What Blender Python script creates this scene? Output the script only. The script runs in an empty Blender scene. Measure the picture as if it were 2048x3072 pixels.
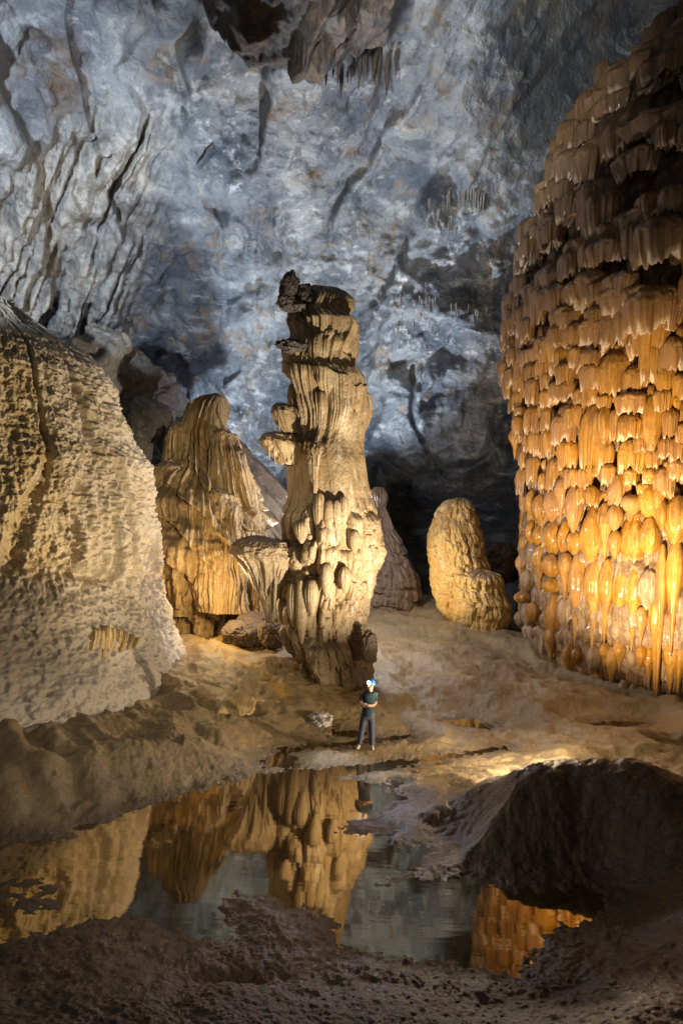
import bpy, math, random
import numpy as np
from mathutils import Matrix, Vector
random.seed(7)
RS = np.random.RandomState(11)
SC = bpy.context.scene
COL = SC.collection
R = math.radians

# ------------------------------------------------------------------ camera
FPX = 1900.0                 # focal length in photo pixels (2048 x 3072)
CAMZ = 5.8
ROLL = math.atan(0.047)
ca, sa = math.cos(ROLL), math.sin(ROLL)
RV = np.array([ca, 0, sa]); DV = np.array([sa, 0, -ca])
def ray(px, py):
    a = (px - 1024.0) / FPX; b = (py - 1536.0) / FPX
    return np.array([a * RV[0] + b * DV[0], 1.0, a * RV[2] + b * DV[2]])
def P(px, py, Y):                                   # point of the photo at world depth Y
    d = ray(px, py)
    return np.array([d[0] * Y, Y, CAMZ + d[2] * Y])
def PZ(px, py, z):                                  # point of the photo at world height z
    d = ray(px, py)
    return P(px, py, (z - CAMZ) / d[2])
def project(X, Y, Z):
    dx = X / Y; dz = (Z - CAMZ) / Y
    a = dx * RV[0] + dz * RV[2]; b = dx * DV[0] + dz * DV[2]
    return 1024 + FPX * a, 1536 + FPX * b

cam = bpy.data.cameras.new('camera'); camo = bpy.data.objects.new('camera', cam); COL.objects.link(camo)
cam.sensor_fit = 'VERTICAL'; cam.sensor_height = 36.0; cam.lens = FPX / 3072 * 36.0
cam.clip_start = 0.1; cam.clip_end = 300
M = Matrix(((RV[0], -DV[0], 0, 0), (0, 0, -1, 0), (RV[2], -DV[2], 0, CAMZ), (0, 0, 0, 1)))
camo.matrix_world = M
SC.camera = camo

# ------------------------------------------------------------------ noise
TAB = RS.rand(64 * 64 * 64).astype(np.float32)
def vn(x, y, z, seed=0.0):
    x = x.astype(np.float32) + np.float32(seed * 17.13 + 100); y = y.astype(np.float32) + np.float32(seed * 5.71 + 100); z = z.astype(np.float32) + np.float32(seed * 9.37 + 100)
    xi = np.floor(x).astype(np.int32); yi = np.floor(y).astype(np.int32); zi = np.floor(z).astype(np.int32)
    fx = x - xi; fy = y - yi; fz = z - zi
    fx = fx * fx * fx * (fx * (fx * 6 - 15) + 10); fy = fy * fy * fy * (fy * (fy * 6 - 15) + 10); fz = fz * fz * fz * (fz * (fz * 6 - 15) + 10)
    x0 = xi & 63; x1 = (xi + 1) & 63; y0 = (yi & 63) << 6; y1 = ((yi + 1) & 63) << 6; z0 = (zi & 63) << 12; z1 = ((zi + 1) & 63) << 12
    def L(a, b, t): return a + (b - a) * t
    c0 = L(L(TAB[x0 + y0 + z0], TAB[x1 + y0 + z0], fx), L(TAB[x0 + y1 + z0], TAB[x1 + y1 + z0], fx), fy)
    c1 = L(L(TAB[x0 + y0 + z1], TAB[x1 + y0 + z1], fx), L(TAB[x0 + y1 + z1], TAB[x1 + y1 + z1], fx), fy)
    return L(c0, c1, fz) * 2 - 1
def fbm(x, y, z, o=4, seed=0.0, gain=0.5):
    s = 0; a = 1.0; f = 1.0; n = 0
    for k in range(o):
        s = s + a * vn(x * f, y * f, z * f, seed + k * 3.1); n += a; a *= gain; f *= 2.03
    return s / n
def ridged(x, y, z, o=3, seed=0.0):
    s = 0; a = 1.0; f = 1.0; n = 0
    for k in range(o):
        s = s + a * (1 - np.abs(vn(x * f, y * f, z * f, seed + k * 2.3)) * 2); n += a; a *= 0.5; f *= 2.07
    return s / n
def sst(a, b, x):
    t = np.clip((x - a) / (b - a), 0, 1); return t * t * (3 - 2 * t)
def hash2(i, j, k):
    return TAB[(i * 7 + j * 131 + k * 977 + 40961) & 262143]
def worley(u, v, seed=0):
    ui = np.floor(u).astype(np.int32); vi = np.floor(v).astype(np.int32)
    f1 = np.full(u.shape, 9.0, np.float32); f2 = f1.copy(); idv = np.zeros(u.shape, np.float32)
    for di in (-1, 0, 1):
        for dj in (-1, 0, 1):
            ci = ui + di; cj = vi + dj
            d = (ci + hash2(ci, cj, seed) - u) ** 2 + (cj + hash2(ci, cj, seed + 5) - v) ** 2
            m = d < f1
            f2 = np.where(m, f1, np.minimum(f2, d)); idv = np.where(m, hash2(ci, cj, seed + 9), idv); f1 = np.where(m, d, f1)
    return np.sqrt(f1), np.sqrt(f2), idv
def facets(u, v, seed=0):
    """broken rock faces: every cell is a plane of its own tilt; returns height and closeness to a seam"""
    ui = np.floor(u).astype(np.int32); vi = np.floor(v).astype(np.int32)
    f1 = np.full(u.shape, 9.0, np.float32); f2 = f1.copy(); hh = np.zeros(u.shape, np.float32); ws = hh + 1e-9
    for di in (-1, 0, 1):
        for dj in (-1, 0, 1):
            ci = ui + di; cj = vi + dj
            du = u - ci - hash2(ci, cj, seed); dv = v - cj - hash2(ci, cj, seed + 5)
            d = du * du + dv * dv; m = d < f1
            h = (hash2(ci, cj, seed + 9) - .5) + du * (hash2(ci, cj, seed + 14) - .5) * 2.2 + dv * (hash2(ci, cj, seed + 19) - .5) * 2.2
            f2 = np.where(m, f1, np.minimum(f2, d)); f1 = np.where(m, d, f1)
            wt = np.exp(-16 * d); hh = hh + wt * h; ws = ws + wt
    return hh / ws, np.sqrt(f2) - np.sqrt(f1)
def drips(u, v, w, h, seed=0, jag=0.3):
    """overlapping hanging scales: domed top, flat belly, ragged drop-off at the foot; returns 0..1"""
    a0 = u / w; b0 = v / h
    j0 = np.floor(b0).astype(np.int32)
    out = np.zeros(u.shape, np.float32)
    for dj in (-1, 0, 1):
        cj = j0 + dj
        off = hash2(cj, cj * 3, seed + 2)
        i0 = np.floor(a0 - off).astype(np.int32)
        for di in (-1, 0, 1):
            ci = i0 + di
            r1 = hash2(ci, cj, seed); r2 = hash2(ci, cj, seed + 11); r3 = hash2(ci, cj, seed + 23)
            a = (a0 - off - ci - 0.5 - (r1 - 0.5) * 0.5) / (0.42 + 0.3 * r2)
            b = (b0 - cj - 0.5 - (r3 - 0.5) * 0.6) / (0.45 + 0.25 * r1)
            rag = jag * vn(u * (7 / w), v * 0.5 / h, u * 0 + 3.0, seed * 0.37)
            side = np.sqrt(np.clip(1 - a * a, 0, 1))
            top = np.where(b > 0, np.sqrt(np.clip(1 - b * b, 0, 1)), 1.0)
            foot = sst(-1.0, -0.72, b + rag)
            hgt = side * top * foot * (0.65 + 0.35 * r3) * (1 - 0.25 * np.clip(-b, 0, 1))
            out = np.maximum(out, hgt)
    return out

# ------------------------------------------------------------------ mesh helpers
def link_mesh(name, V, F, mat, parent=None, smooth=True, attrs=None):
    V = np.asarray(V, np.float32); F = np.asarray(F, np.int32)
    me = bpy.data.meshes.new(name)
    k = F.shape[1]
    me.vertices.add(len(V)); me.vertices.foreach_set('co', V.ravel())
    me.loops.add(F.size); me.loops.foreach_set('vertex_index', F.ravel())
    me.polygons.add(len(F)); me.polygons.foreach_set('loop_start', np.arange(0, F.size, k, dtype=np.int32))
    me.update(calc_edges=True); me.validate()
    if smooth: me.polygons.foreach_set('use_smooth', np.ones(len(me.polygons), bool))
    if attrs:
        for n, a in attrs.items():
            at = me.attributes.new(n, 'FLOAT', 'POINT'); at.data.foreach_set('value', np.asarray(a, np.float32).ravel())
    if mat: me.materials.append(mat)
    o = bpy.data.objects.new(name, me); COL.objects.link(o)
    if parent: o.parent = parent
    return o
def grid_faces(nu, nv, wrap=False, flip=False):
    i = np.arange(nu if wrap else nu - 1); j = np.arange(nv - 1)
    I, J = np.meshgrid(i, j, indexing='ij'); I2 = (I + 1) % nu
    f = np.stack([I * nv + J, I2 * nv + J, I2 * nv + J + 1, I * nv + J + 1], -1).reshape(-1, 4)
    return f[:, ::-1] if flip else f
def tag(o, label=None, cat=None, group=None, kind=None):
    if label: o['label'] = label
    if cat: o['category'] = cat
    if group: o['group'] = group
    if kind: o['kind'] = kind
    return o
def empty(name, loc, label, cat, group=None):
    o = bpy.data.objects.new(name, None); COL.objects.link(o); o.location = [float(c) for c in loc]; o.empty_display_size = .2
    return tag(o, label, cat, group)
def reparent(o, root):
    o.parent = root; o.matrix_parent_inverse = Matrix.Translation(-Vector(root.location))
    return o

# ------------------------------------------------------------------ materials
class N:
    def __init__(s, name):
        s.m = bpy.data.materials.new(name); s.m.use_nodes = True; s.t = s.m.node_tree; s.n = s.t.nodes; s.l = s.t.links
        s.b = s.n['Principled BSDF']
        s.geo = s.n.new('ShaderNodeNewGeometry')
    def new(s, ty, **kw):
        x = s.n.new(ty)
        for k, v in kw.items():
            if k in x.inputs.keys() and not hasattr(x, k): x.inputs[k].default_value = v
            else: setattr(x, k, v)
        return x
    def pos(s, sx, sy=None, sz=None, rot=(0, 0, 0)):
        mp = s.n.new('ShaderNodeMapping'); s.l.new(s.geo.outputs['Position'], mp.inputs['Vector'])
        mp.inputs['Scale'].default_value = (sx, sy or sx, sz or sx); mp.inputs['Rotation'].default_value = rot
        return mp.outputs[0]
    def noise(s, vec, scale=1, detail=5, rough=.55, dist=0.0):
        x = s.n.new('ShaderNodeTexNoise'); s.l.new(vec, x.inputs['Vector'])
        x.inputs['Scale'].default_value = scale; x.inputs['Detail'].default_value = detail; x.inputs['Roughness'].default_value = rough; x.inputs['Distortion'].default_value = dist
        return x.outputs['Fac']
    def ramp(s, fac, lo, hi):
        x = s.n.new('ShaderNodeMapRange'); s.l.new(fac, x.inputs['Value']); x.interpolation_type = 'SMOOTHSTEP'
        x.inputs['From Min'].default_value = lo; x.inputs['From Max'].default_value = hi
        return x.outputs['Result']
    def mix(s, fac, a, b):
        x = s.n.new('ShaderNodeMix'); x.data_type = 'RGBA'
        for sock, v in ((x.inputs[0], fac), (x.inputs[6], a), (x.inputs[7], b)):
            if isinstance(v, (tuple, list)): sock.default_value = (*v, 1) if len(v) == 3 else v
            elif isinstance(v, (int, float)): sock.default_value = v
            else: s.l.new(v, sock)
        return x.outputs[2]
    def math(s, op, a, b=None):
        x = s.n.new('ShaderNodeMath'); x.operation = op
        for sock, v in ((x.inputs[0], a), (x.inputs[1], b)):
            if v is None: continue
            if isinstance(v, (int, float)): sock.default_value = v
            else: s.l.new(v, sock)
        return x.outputs[0]
    def attr(s, name):
        x = s.n.new('ShaderNodeAttribute'); x.attribute_name = name; return x.outputs['Fac']
    def upz(s):
        x = s.n.new('ShaderNodeSeparateXYZ'); s.l.new(s.geo.outputs['Normal'], x.inputs[0]); return x.outputs['Z']
    def done(s, col, rough=.7, bump=None, dist=.02, strength=.6, spec=.4, coat=0):
        if isinstance(col, (tuple, list)): s.b.inputs['Base Color'].default_value = (*col, 1)
        else: s.l.new(col, s.b.inputs['Base Color'])
        if isinstance(rough, (int, float)): s.b.inputs['Roughness'].default_value = rough
        else: s.l.new(rough, s.b.inputs['Roughness'])
        s.b.inputs['Specular IOR Level'].default_value = spec
        s.b.inputs['Coat Weight'].default_value = coat; s.b.inputs['Coat Roughness'].default_value = .12
        if bump is not None:
            x = s.n.new('ShaderNodeBump'); x.inputs['Distance'].default_value = dist; x.inputs['Strength'].default_value = strength
            s.l.new(bump, x.inputs['Height']); s.l.new(x.outputs[0], s.b.inputs['Normal'])
        return s.m

def mat_wall():
    s = N('cave_limestone')
    p = s.pos(1); st = s.pos(.5, .5, 1.5, (0, R(-35), R(15)))
    big = s.noise(p, .13, 4, .5, .2)
    a = s.math('ADD', s.math('MULTIPLY', s.noise(p, .30, 9, .68, .15), .7), s.math('MULTIPLY', big, .3)); b = s.noise(st, .9, 9, .72, .2); c = s.noise(p, 1.7, 9, .72, .1); e = s.noise(s.pos(1, 1, .4), 4.5, 5, .7)
    br = s.noise(p, .42, 7, .7, .2)
    col = s.mix(s.ramp(a, .38, .62), (.10, .12, .155), (.38, .40, .41))
    col = s.mix(s.math('MULTIPLY', s.ramp(b, .53, .63), .75), col, (.56, .57, .56))
    col = s.mix(s.math('MULTIPLY', s.ramp(c, .52, .66), s.ramp(big, .50, .62)), col, (.80, .80, .78))
    col = s.mix(s.math('MULTIPLY', s.ramp(b, .46, .36), .65), col, (.075, .085, .11))
    col = s.mix(s.math('MULTIPLY', s.ramp(e, .60, .74), .5), col, (.07, .065, .07))
    col = s.mix(s.math('MULTIPLY', s.math('MULTIPLY', s.ramp(br, .50, .66), s.ramp(c, .40, .58)), .85), col, (.33, .235, .14))
    col = s.mix(s.attr('cream'), col, s.mix(s.ramp(c, .40, .58), (.36, .32, .26), (.74, .72, .66)))
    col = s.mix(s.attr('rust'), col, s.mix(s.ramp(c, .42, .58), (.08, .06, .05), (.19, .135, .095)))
    h = s.math('ADD', s.math('MULTIPLY', c, .8), s.math('ADD', s.math('MULTIPLY', e, .6), s.math('MULTIPLY', b, .9)))
    return s.done(col, .6, h, .5, .8, .4)
def mat_flow(name, base, dark, pale, mud=(.12, .085, .055), mudlo=.35, mudhi=.75, rough=.55, vstretch=.25, scale=1.0, bumpd=.05, coat=0.0, tip=None, pit=12, spec=.4, mudamt=.85, stria=0, tint=None, grey=None, dim_top=None, grain=.45):
    s = N(name)
    p = s.pos(scale); v = s.pos(scale * 1.6, scale * 1.6, scale * 1.6 * vstretch)
    a = s.noise(p, .7, 6, .6, .4); b = s.noise(v, 2.2, 6, .6, .3); c = s.noise(p, pit, 5, .65)
    col = s.mix(s.ramp(a, .34, .66), base, dark)
    col = s.mix(s.math('MULTIPLY', s.ramp(b, .5, .7), .8), col, pale)
    col = s.mix(s.math('MULTIPLY', s.ramp(c, .52, .36), .5), col, tuple(x * .5 for x in dark))
    gr = s.noise(p, pit * 2.6, 3, .7)
    col = s.mix(s.math('MULTIPLY', s.ramp(gr, .54, .68), grain), col, pale)
    col = s.mix(s.math('MULTIPLY', s.ramp(gr, .46, .32), grain), col, tuple(x * .5 for x in dark))
    if stria:
        sn = s.noise(s.pos(stria, stria, stria * .05), 1, 3, .6)
        col = s.mix(s.math('MULTIPLY', s.ramp(sn, .5, .66), .55), col, pale)
        col = s.mix(s.math('MULTIPLY', s.ramp(sn, .46, .32), .5), col, tuple(x * .55 for x in dark))
    if tint is not None:
        oi = s.n.new('ShaderNodeObjectInfo'); col = s.mix(s.math('MULTIPLY', s.ramp(oi.outputs['Random'], .62, 1.0), .7), col, s.mix(b, tint, dark))
    if dim_top is not None:  # browner with height; paints the lamp falloff onto the column top
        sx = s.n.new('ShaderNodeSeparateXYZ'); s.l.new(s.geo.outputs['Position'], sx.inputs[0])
        col = s.mix(s.math('MULTIPLY', s.ramp(s.math('ADD', sx.outputs['Z'], s.math('MULTIPLY', a, 5)), dim_top[0], dim_top[1]), .85), col, s.mix(b, dim_top[2], dim_top[3]))
    if grey is not None: col = s.mix(s.attr('grey'), col, s.mix(b, grey, tuple(x * .65 for x in grey)))
    if tip is not None: col = s.mix(s.attr('tip'), col, tip)
    if mudamt > 0:
        u = s.math('ADD', s.upz(), s.math('MULTIPLY', s.math('SUBTRACT', a, .5), .8))
        col = s.mix(s.math('MULTIPLY', s.ramp(u, mudlo, mudhi), mudamt), col, s.mix(c, tuple(x * .6 for x in mud), tuple(min(1, x * 1.5) for x in mud)))
    h = s.math('ADD', s.math('MULTIPLY', b, .8), c)
    if stria: h = s.math('ADD', h, s.math('MULTIPLY', sn, .9))
    rr = s.math('ADD', s.math('MULTIPLY', s.ramp(a, .3, .7), .25), rough - .12)
    return s.done(col, rr, h, bumpd, .7, spec, coat)
def mat_ground():
    s = N('cave_mud')
    p = s.pos(1); a = s.noise(p, .33, 6, .6, .5); b = s.noise(p, 2.4, 6, .65); c = s.noise(p, 17, 6, .7); g = s.noise(p, 55, 3, .7)
    col = s.mix(s.ramp(a, .34, .66), (.185, .130, .060), (.30, .222, .112))
    col = s.mix(s.math('MULTIPLY', s.ramp(b, .5, .7), .6), col, (.14, .10, .068))
    col = s.mix(s.math('MULTIPLY', s.ramp(c, .5, .64), .45), col, (.36, .275, .17))
    col = s.mix(s.math('MULTIPLY', s.ramp(c, .46, .32), .5), col, (.09, .06, .035))
    col = s.mix(s.attr('yellow'), col, s.mix(b, (.30, .17, .02), (.52, .33, .05)))
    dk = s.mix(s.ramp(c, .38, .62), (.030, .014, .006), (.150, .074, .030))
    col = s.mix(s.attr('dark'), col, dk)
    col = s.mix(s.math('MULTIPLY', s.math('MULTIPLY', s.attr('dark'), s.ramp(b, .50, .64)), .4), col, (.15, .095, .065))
    wet = s.attr('wet')
    col = s.mix(s.math('MULTIPLY', wet, .55), col, (.06, .05, .045))
    r = s.n.new('ShaderNodeMapRange'); s.l.new(wet, r.inputs['Value']); r.inputs['To Min'].default_value = .68; r.inputs['To Max'].default_value = .38
    h = s.math('ADD', s.math('MULTIPLY', c, 1.0), s.math('ADD', s.math('MULTIPLY', g, .22), s.math('MULTIPLY', b, 1.4)))
    rr = s.math('SUBTRACT', r.outputs[0], s.math('MULTIPLY', s.ramp(a, .42, .56), .27))
    return s.done(col, rr, h, .035, .8, .6)
def mat_water():
    s = N('pool_water')
    nz = s.noise(s.pos(.9, 5.0, 1), 1.0, 3, .55)
    bp = s.n.new('ShaderNodeBump'); bp.inputs['Distance'].default_value = .012; bp.inputs['Strength'].default_value = .08; s.l.new(nz, bp.inputs['Height'])
    s.n.remove(s.b)
    g = s.n.new('ShaderNodeBsdfAnisotropic'); g.inputs['Color'].default_value = (.84, .70, .48, 1); g.inputs['Roughness'].default_value = .035
    s.l.new(bp.outputs[0], g.inputs['Normal'])
    d = s.n.new('ShaderNodeBsdfDiffuse'); d.inputs['Color'].default_value = (.035, .024, .012, 1)
    fr = s.n.new('ShaderNodeFresnel'); fr.inputs['IOR'].default_value = 2.6; s.l.new(bp.outputs[0], fr.inputs['Normal'])
    f2 = s.math('ADD', s.math('MULTIPLY', fr.outputs[0], .75), .16)
    mx = s.n.new('ShaderNodeMixShader'); s.l.new(f2, mx.inputs[0]); s.l.new(d.outputs[0], mx.inputs[1]); s.l.new(g.outputs[0], mx.inputs[2])
    s.l.new(mx.outputs[0], s.n['Material Output'].inputs['Surface'])
    return s.m
def mat_plain(name, col, rough=.7, emit=0, ecol=(1, 1, 1), bump=0):
    s = N(name)
    h = s.noise(s.pos(1, 1, .5), 40, 3) if bump else None
    if emit:
        s.b.inputs['Emission Color'].default_value = (*ecol, 1); s.b.inputs['Emission Strength'].default_value = emit
    return s.done(col, rough, h, bump or .01, .6)

MW = mat_wall()
MG = mat_ground()
M_COL = mat_flow('cream_flowstone', (.53, .405, .235), (.37, .25, .12), (.72, .63, .47), mud=(.13, .09, .06), mudlo=.22, mudhi=.6, rough=.42, tip=(.16, .105, .06), grain=.3)
M_MOUND = mat_flow('popcorn_flowstone', (.52, .41, .24), (.42, .30, .14), (.66, .58, .44), mud=(.13, .10, .075), mudlo=.4, mudhi=.85, rough=.6, vstretch=.7, bumpd=.09, pit=7, tip=(.46, .41, .35), grey=(.29, .24, .185), mudamt=.2)
M_CASC = mat_flow('ochre_cascade', (.48, .33, .14), (.30, .20, .09), (.58, .46, .26), mud=(.12, .085, .05), mudlo=.3, mudhi=.7, rough=.6, stria=7)
M_STAL = mat_flow('yellow_flowstone', (.55, .37, .12), (.38, .22, .055), (.66, .52, .26), mud=(.22, .15, .085), mudlo=.4, mudhi=.8, rough=.45, grain=.2)
M_BIG = mat_flow('amber_flowstone', (.45, .205, .012), (.24, .10, .012), (.52, .29, .06), mud=(.24, .13, .05), mudlo=.55, mudhi=.95, rough=.42, vstretch=.12, tip=(.70, .54, .36), bumpd=.05, coat=.7, pit=22, mudamt=.5, grain=.15, stria=9, tint=(.42, .25, .12), dim_top=(12, 18, (.095, .058, .033), (.27, .165, .085)))
M_BEIGE = mat_flow('beige_flowstone', (.37, .245, .135), (.25, .15, .075), (.52, .39, .25), mud=(.16, .10, .06), mudlo=.5, mudhi=.95, rough=.42, vstretch=.12, tip=(.66, .52, .36), bumpd=.07, coat=.15, pit=24, mudamt=.6, stria=8, dim_top=(12, 18, (.095, .058, .033), (.27, .165, .085)))
M_CORE = mat_flow('amber_core', (.27, .165, .085), (.16, .095, .045), (.42, .30, .18), mud=(.12, .07, .035), rough=.5, vstretch=.1, bumpd=.06, coat=.2, mudamt=.4, stria=10, dim_top=(12, 18, (.06, .04, .025), (.12, .08, .05)))
M_ROCK = mat_flow('brown_boulder', (.22, .17, .12), (.14, .10, .07), (.34, .29, .22), rough=.6, vstretch=1)
M_WROCK = mat_flow('pale_boulder', (.56, .51, .47), (.40, .35, .32), (.74, .70, .66), rough=.5, vstretch=1, mudamt=.2)
M_STALA = mat_flow('pale_stalactite', (.33, .33, .31), (.2, .19, .18), (.46, .46, .44), rough=.5, mudamt=0)
M_DKST = mat_flow('dark_stalactite', (.12, .10, .085), (.07, .06, .05), (.24, .21, .18), rough=.6, mudamt=0)
M_WATER = mat_water()

# ------------------------------------------------------------------ ground
def poly_world(pts, z=0.0):
    return np.array([PZ(a, b, z)[:2] for a, b in pts])
def sdist(X, Y, poly):
    """signed distance to a polygon, negative inside"""
    n = len(poly); d = np.full(X.shape, 1e9); ins = np.zeros(X.shape, bool)
    for i in range(n):
        ax, ay = poly[i]; bx, by = poly[(i + 1) % n]
        ex, ey = bx - ax, by - ay; L2 = ex * ex + ey * ey + 1e-12
        t = np.clip(((X - ax) * ex + (Y - ay) * ey) / L2, 0, 1)
        d = np.minimum(d, (X - ax - t * ex) ** 2 + (Y - ay - t * ey) ** 2)
        c = ((ay > Y) != (by > Y)) & (X < (bx - ax) * (Y - ay) / (by - ay + 1e-12) + ax)
        ins ^= c
    d = np.sqrt(d)
    return np.where(ins, -d, d)
POOL = [(-260, 2545), (0, 2533), (131, 2513), (235, 2497), (320, 2458), (451, 2415), (562, 2383), (692, 2350), (777, 2322), (914, 2310), (993, 2302),
        (1024, 2298), (1155, 2285), (1272, 2272), (1390, 2256), (1520, 2240), (1522, 2247), (1416, 2266), (1285, 2286), (1220, 2299), (1120, 2316), (1011, 2334), (1030, 2340),
        (1122, 2347), (1187, 2357), (1142, 2373), (1239, 2387), (1155, 2428), (1122, 2451), (1063, 2461), (1024, 2487), (1024, 2504), (1168, 2507), (1174, 2533),
        (1220, 2540), (1305, 2536), (1311, 2559), (1252, 2605), (1141, 2650), (1220, 2634), (1416, 2631), (1481, 2650), (1546, 2680), (1612, 2667), (1775, 2660),
        (1825, 2696), (1808, 2729), (1762, 2762), (1664, 2788), (1605, 2853), (1579, 2899), (1514, 2915), (1383, 2902), (1285, 2879), (1155, 2866), (1024, 2843),
        (1020, 2815), (980, 2749), (914, 2716), (836, 2709), (784, 2686), (692, 2677), (686, 2709), (627, 2722), (692, 2768), (705, 2801), (588, 2820), (522, 2794),
        (470, 2768), (392, 2752), (281, 2745), (183, 2781), (0, 2833), (-260, 2900)]
SIDE_POOLS = [
    [(775, 2290), (840, 2248), (930, 2230), (1060, 2226), (1130, 2211), (1230, 2203), (1240, 2212), (1140, 2226), (1070, 2240), (950, 2243), (880, 2262), (905, 2300), (850, 2306)],
    [(960, 2200), (1000, 2189), (1080, 2192), (1105, 2204), (1060, 2212), (980, 2209)],
    [(1340, 2162), (1400, 2155), (1485, 2176), (1460, 2187), (1390, 2180)],
    [(1770, 2172), (1840, 2160), (1940, 2168), (1900, 2182), (1810, 2184)]]
BACK_POOL = [(500, 1884), (600, 1880), (690, 1886), (700, 1912), (620, 1930), (520, 1918)]; BACK_Z = .85
FLATS = [[(-60, 2640), (160, 2630), (225, 2650), (190, 2720), (60, 2790), (-60, 2800)], [(-60, 2572), (120, 2566), (140, 2578), (-60, 2588)],
         [(985, 2745), (1024, 2741), (1020, 2752)], [(640, 2440), (700, 2424), (760, 2408), (755, 2418), (690, 2436)], [(1070, 2462), (1100, 2455), (1110, 2461)]]
CTRL = [(0, 3060, .5), (500, 3060, .5), (1000, 3060, .5), (1500, 3060, .5), (2048, 3060, .7), (400, 2880, .3), (1000, 2960, .22), (1450, 3000, .25), (1800, 2900, .3),
        (2000, 2760, .40), (2048, 2560, .45), (0, 2950, .3),
        (100, 2330, .75), (300, 2270, .7), (500, 2230, .5), (0, 2200, 1.15), (0, 2420, .4), (680, 2230, .32), (350, 2170, .9), (560, 2150, .6),
        (1050, 2245, .1), (1200, 2240, .12), (850, 2150, .3), (600, 2050, .65), (700, 1970, .5), (880, 2060, .42), (1000, 2120, .3), (1300, 2120, .35), (1500, 2190, .22), (1250, 2040, .5),
        (1800, 2180, .15), (1900, 2260, .25), (1700, 2245, .2), (2048, 2170, .4), (1550, 2080, .45), (1900, 2120, .3),
        (1180, 1950, .75), (1300, 1910, 1.0), (1450, 1900, .95), (1200, 1850, 1.3), (1120, 1800, 1.65), (1300, 1792, 1.75), (1530, 1900, .9), (1500, 2010, .5),
        (640, 1905, .9), (700, 1862, 1.15), (770, 1830, 1.45), (830, 1790, 1.9), (540, 1960, .9), (620, 1940, .9), (560, 1850, 1.5), (640, 1830, 1.7), (720, 1935, .9), (800, 1940, .85)]
CW = [(0, 52, .5), (12, 52, .5), (-20, 52, 1), (7, 40, .2), (14, 40, .3), (3, 40, .3), (-6, 34, 2.2), (-10, 30, 2.2), (22, 24, .4), (22, 14, .6), (-18, 16, 1.5), (-18, 26, 1.5), (-9, 8, .7), (9, 8, .9), (0, 4.5, .8), (-5, 4.5, .8), (5, 4.5, .9)]
def ground_base(X, Y):
    pts = []
    for a, b, z in CTRL:
        q = PZ(a, b, z); pts.append((q[0], q[1], z))
    pts += CW
    qx = X / Y; qy = np.log(Y)
    num = 0; den = 1e-9
    for x, y, z in pts:
        w = np.exp(-(((qx - x / y) / .085) ** 2 + ((qy - math.log(y)) / .085) ** 2) * .5) + 1e-4 * np.exp(-(((qx - x / y) / .4) ** 2 + ((qy - math.log(y)) / .4) ** 2) * .5)
        num = num + w * z; den = den + w
    return num / den
MND = P(1680, 2262, 11.7)
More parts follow.
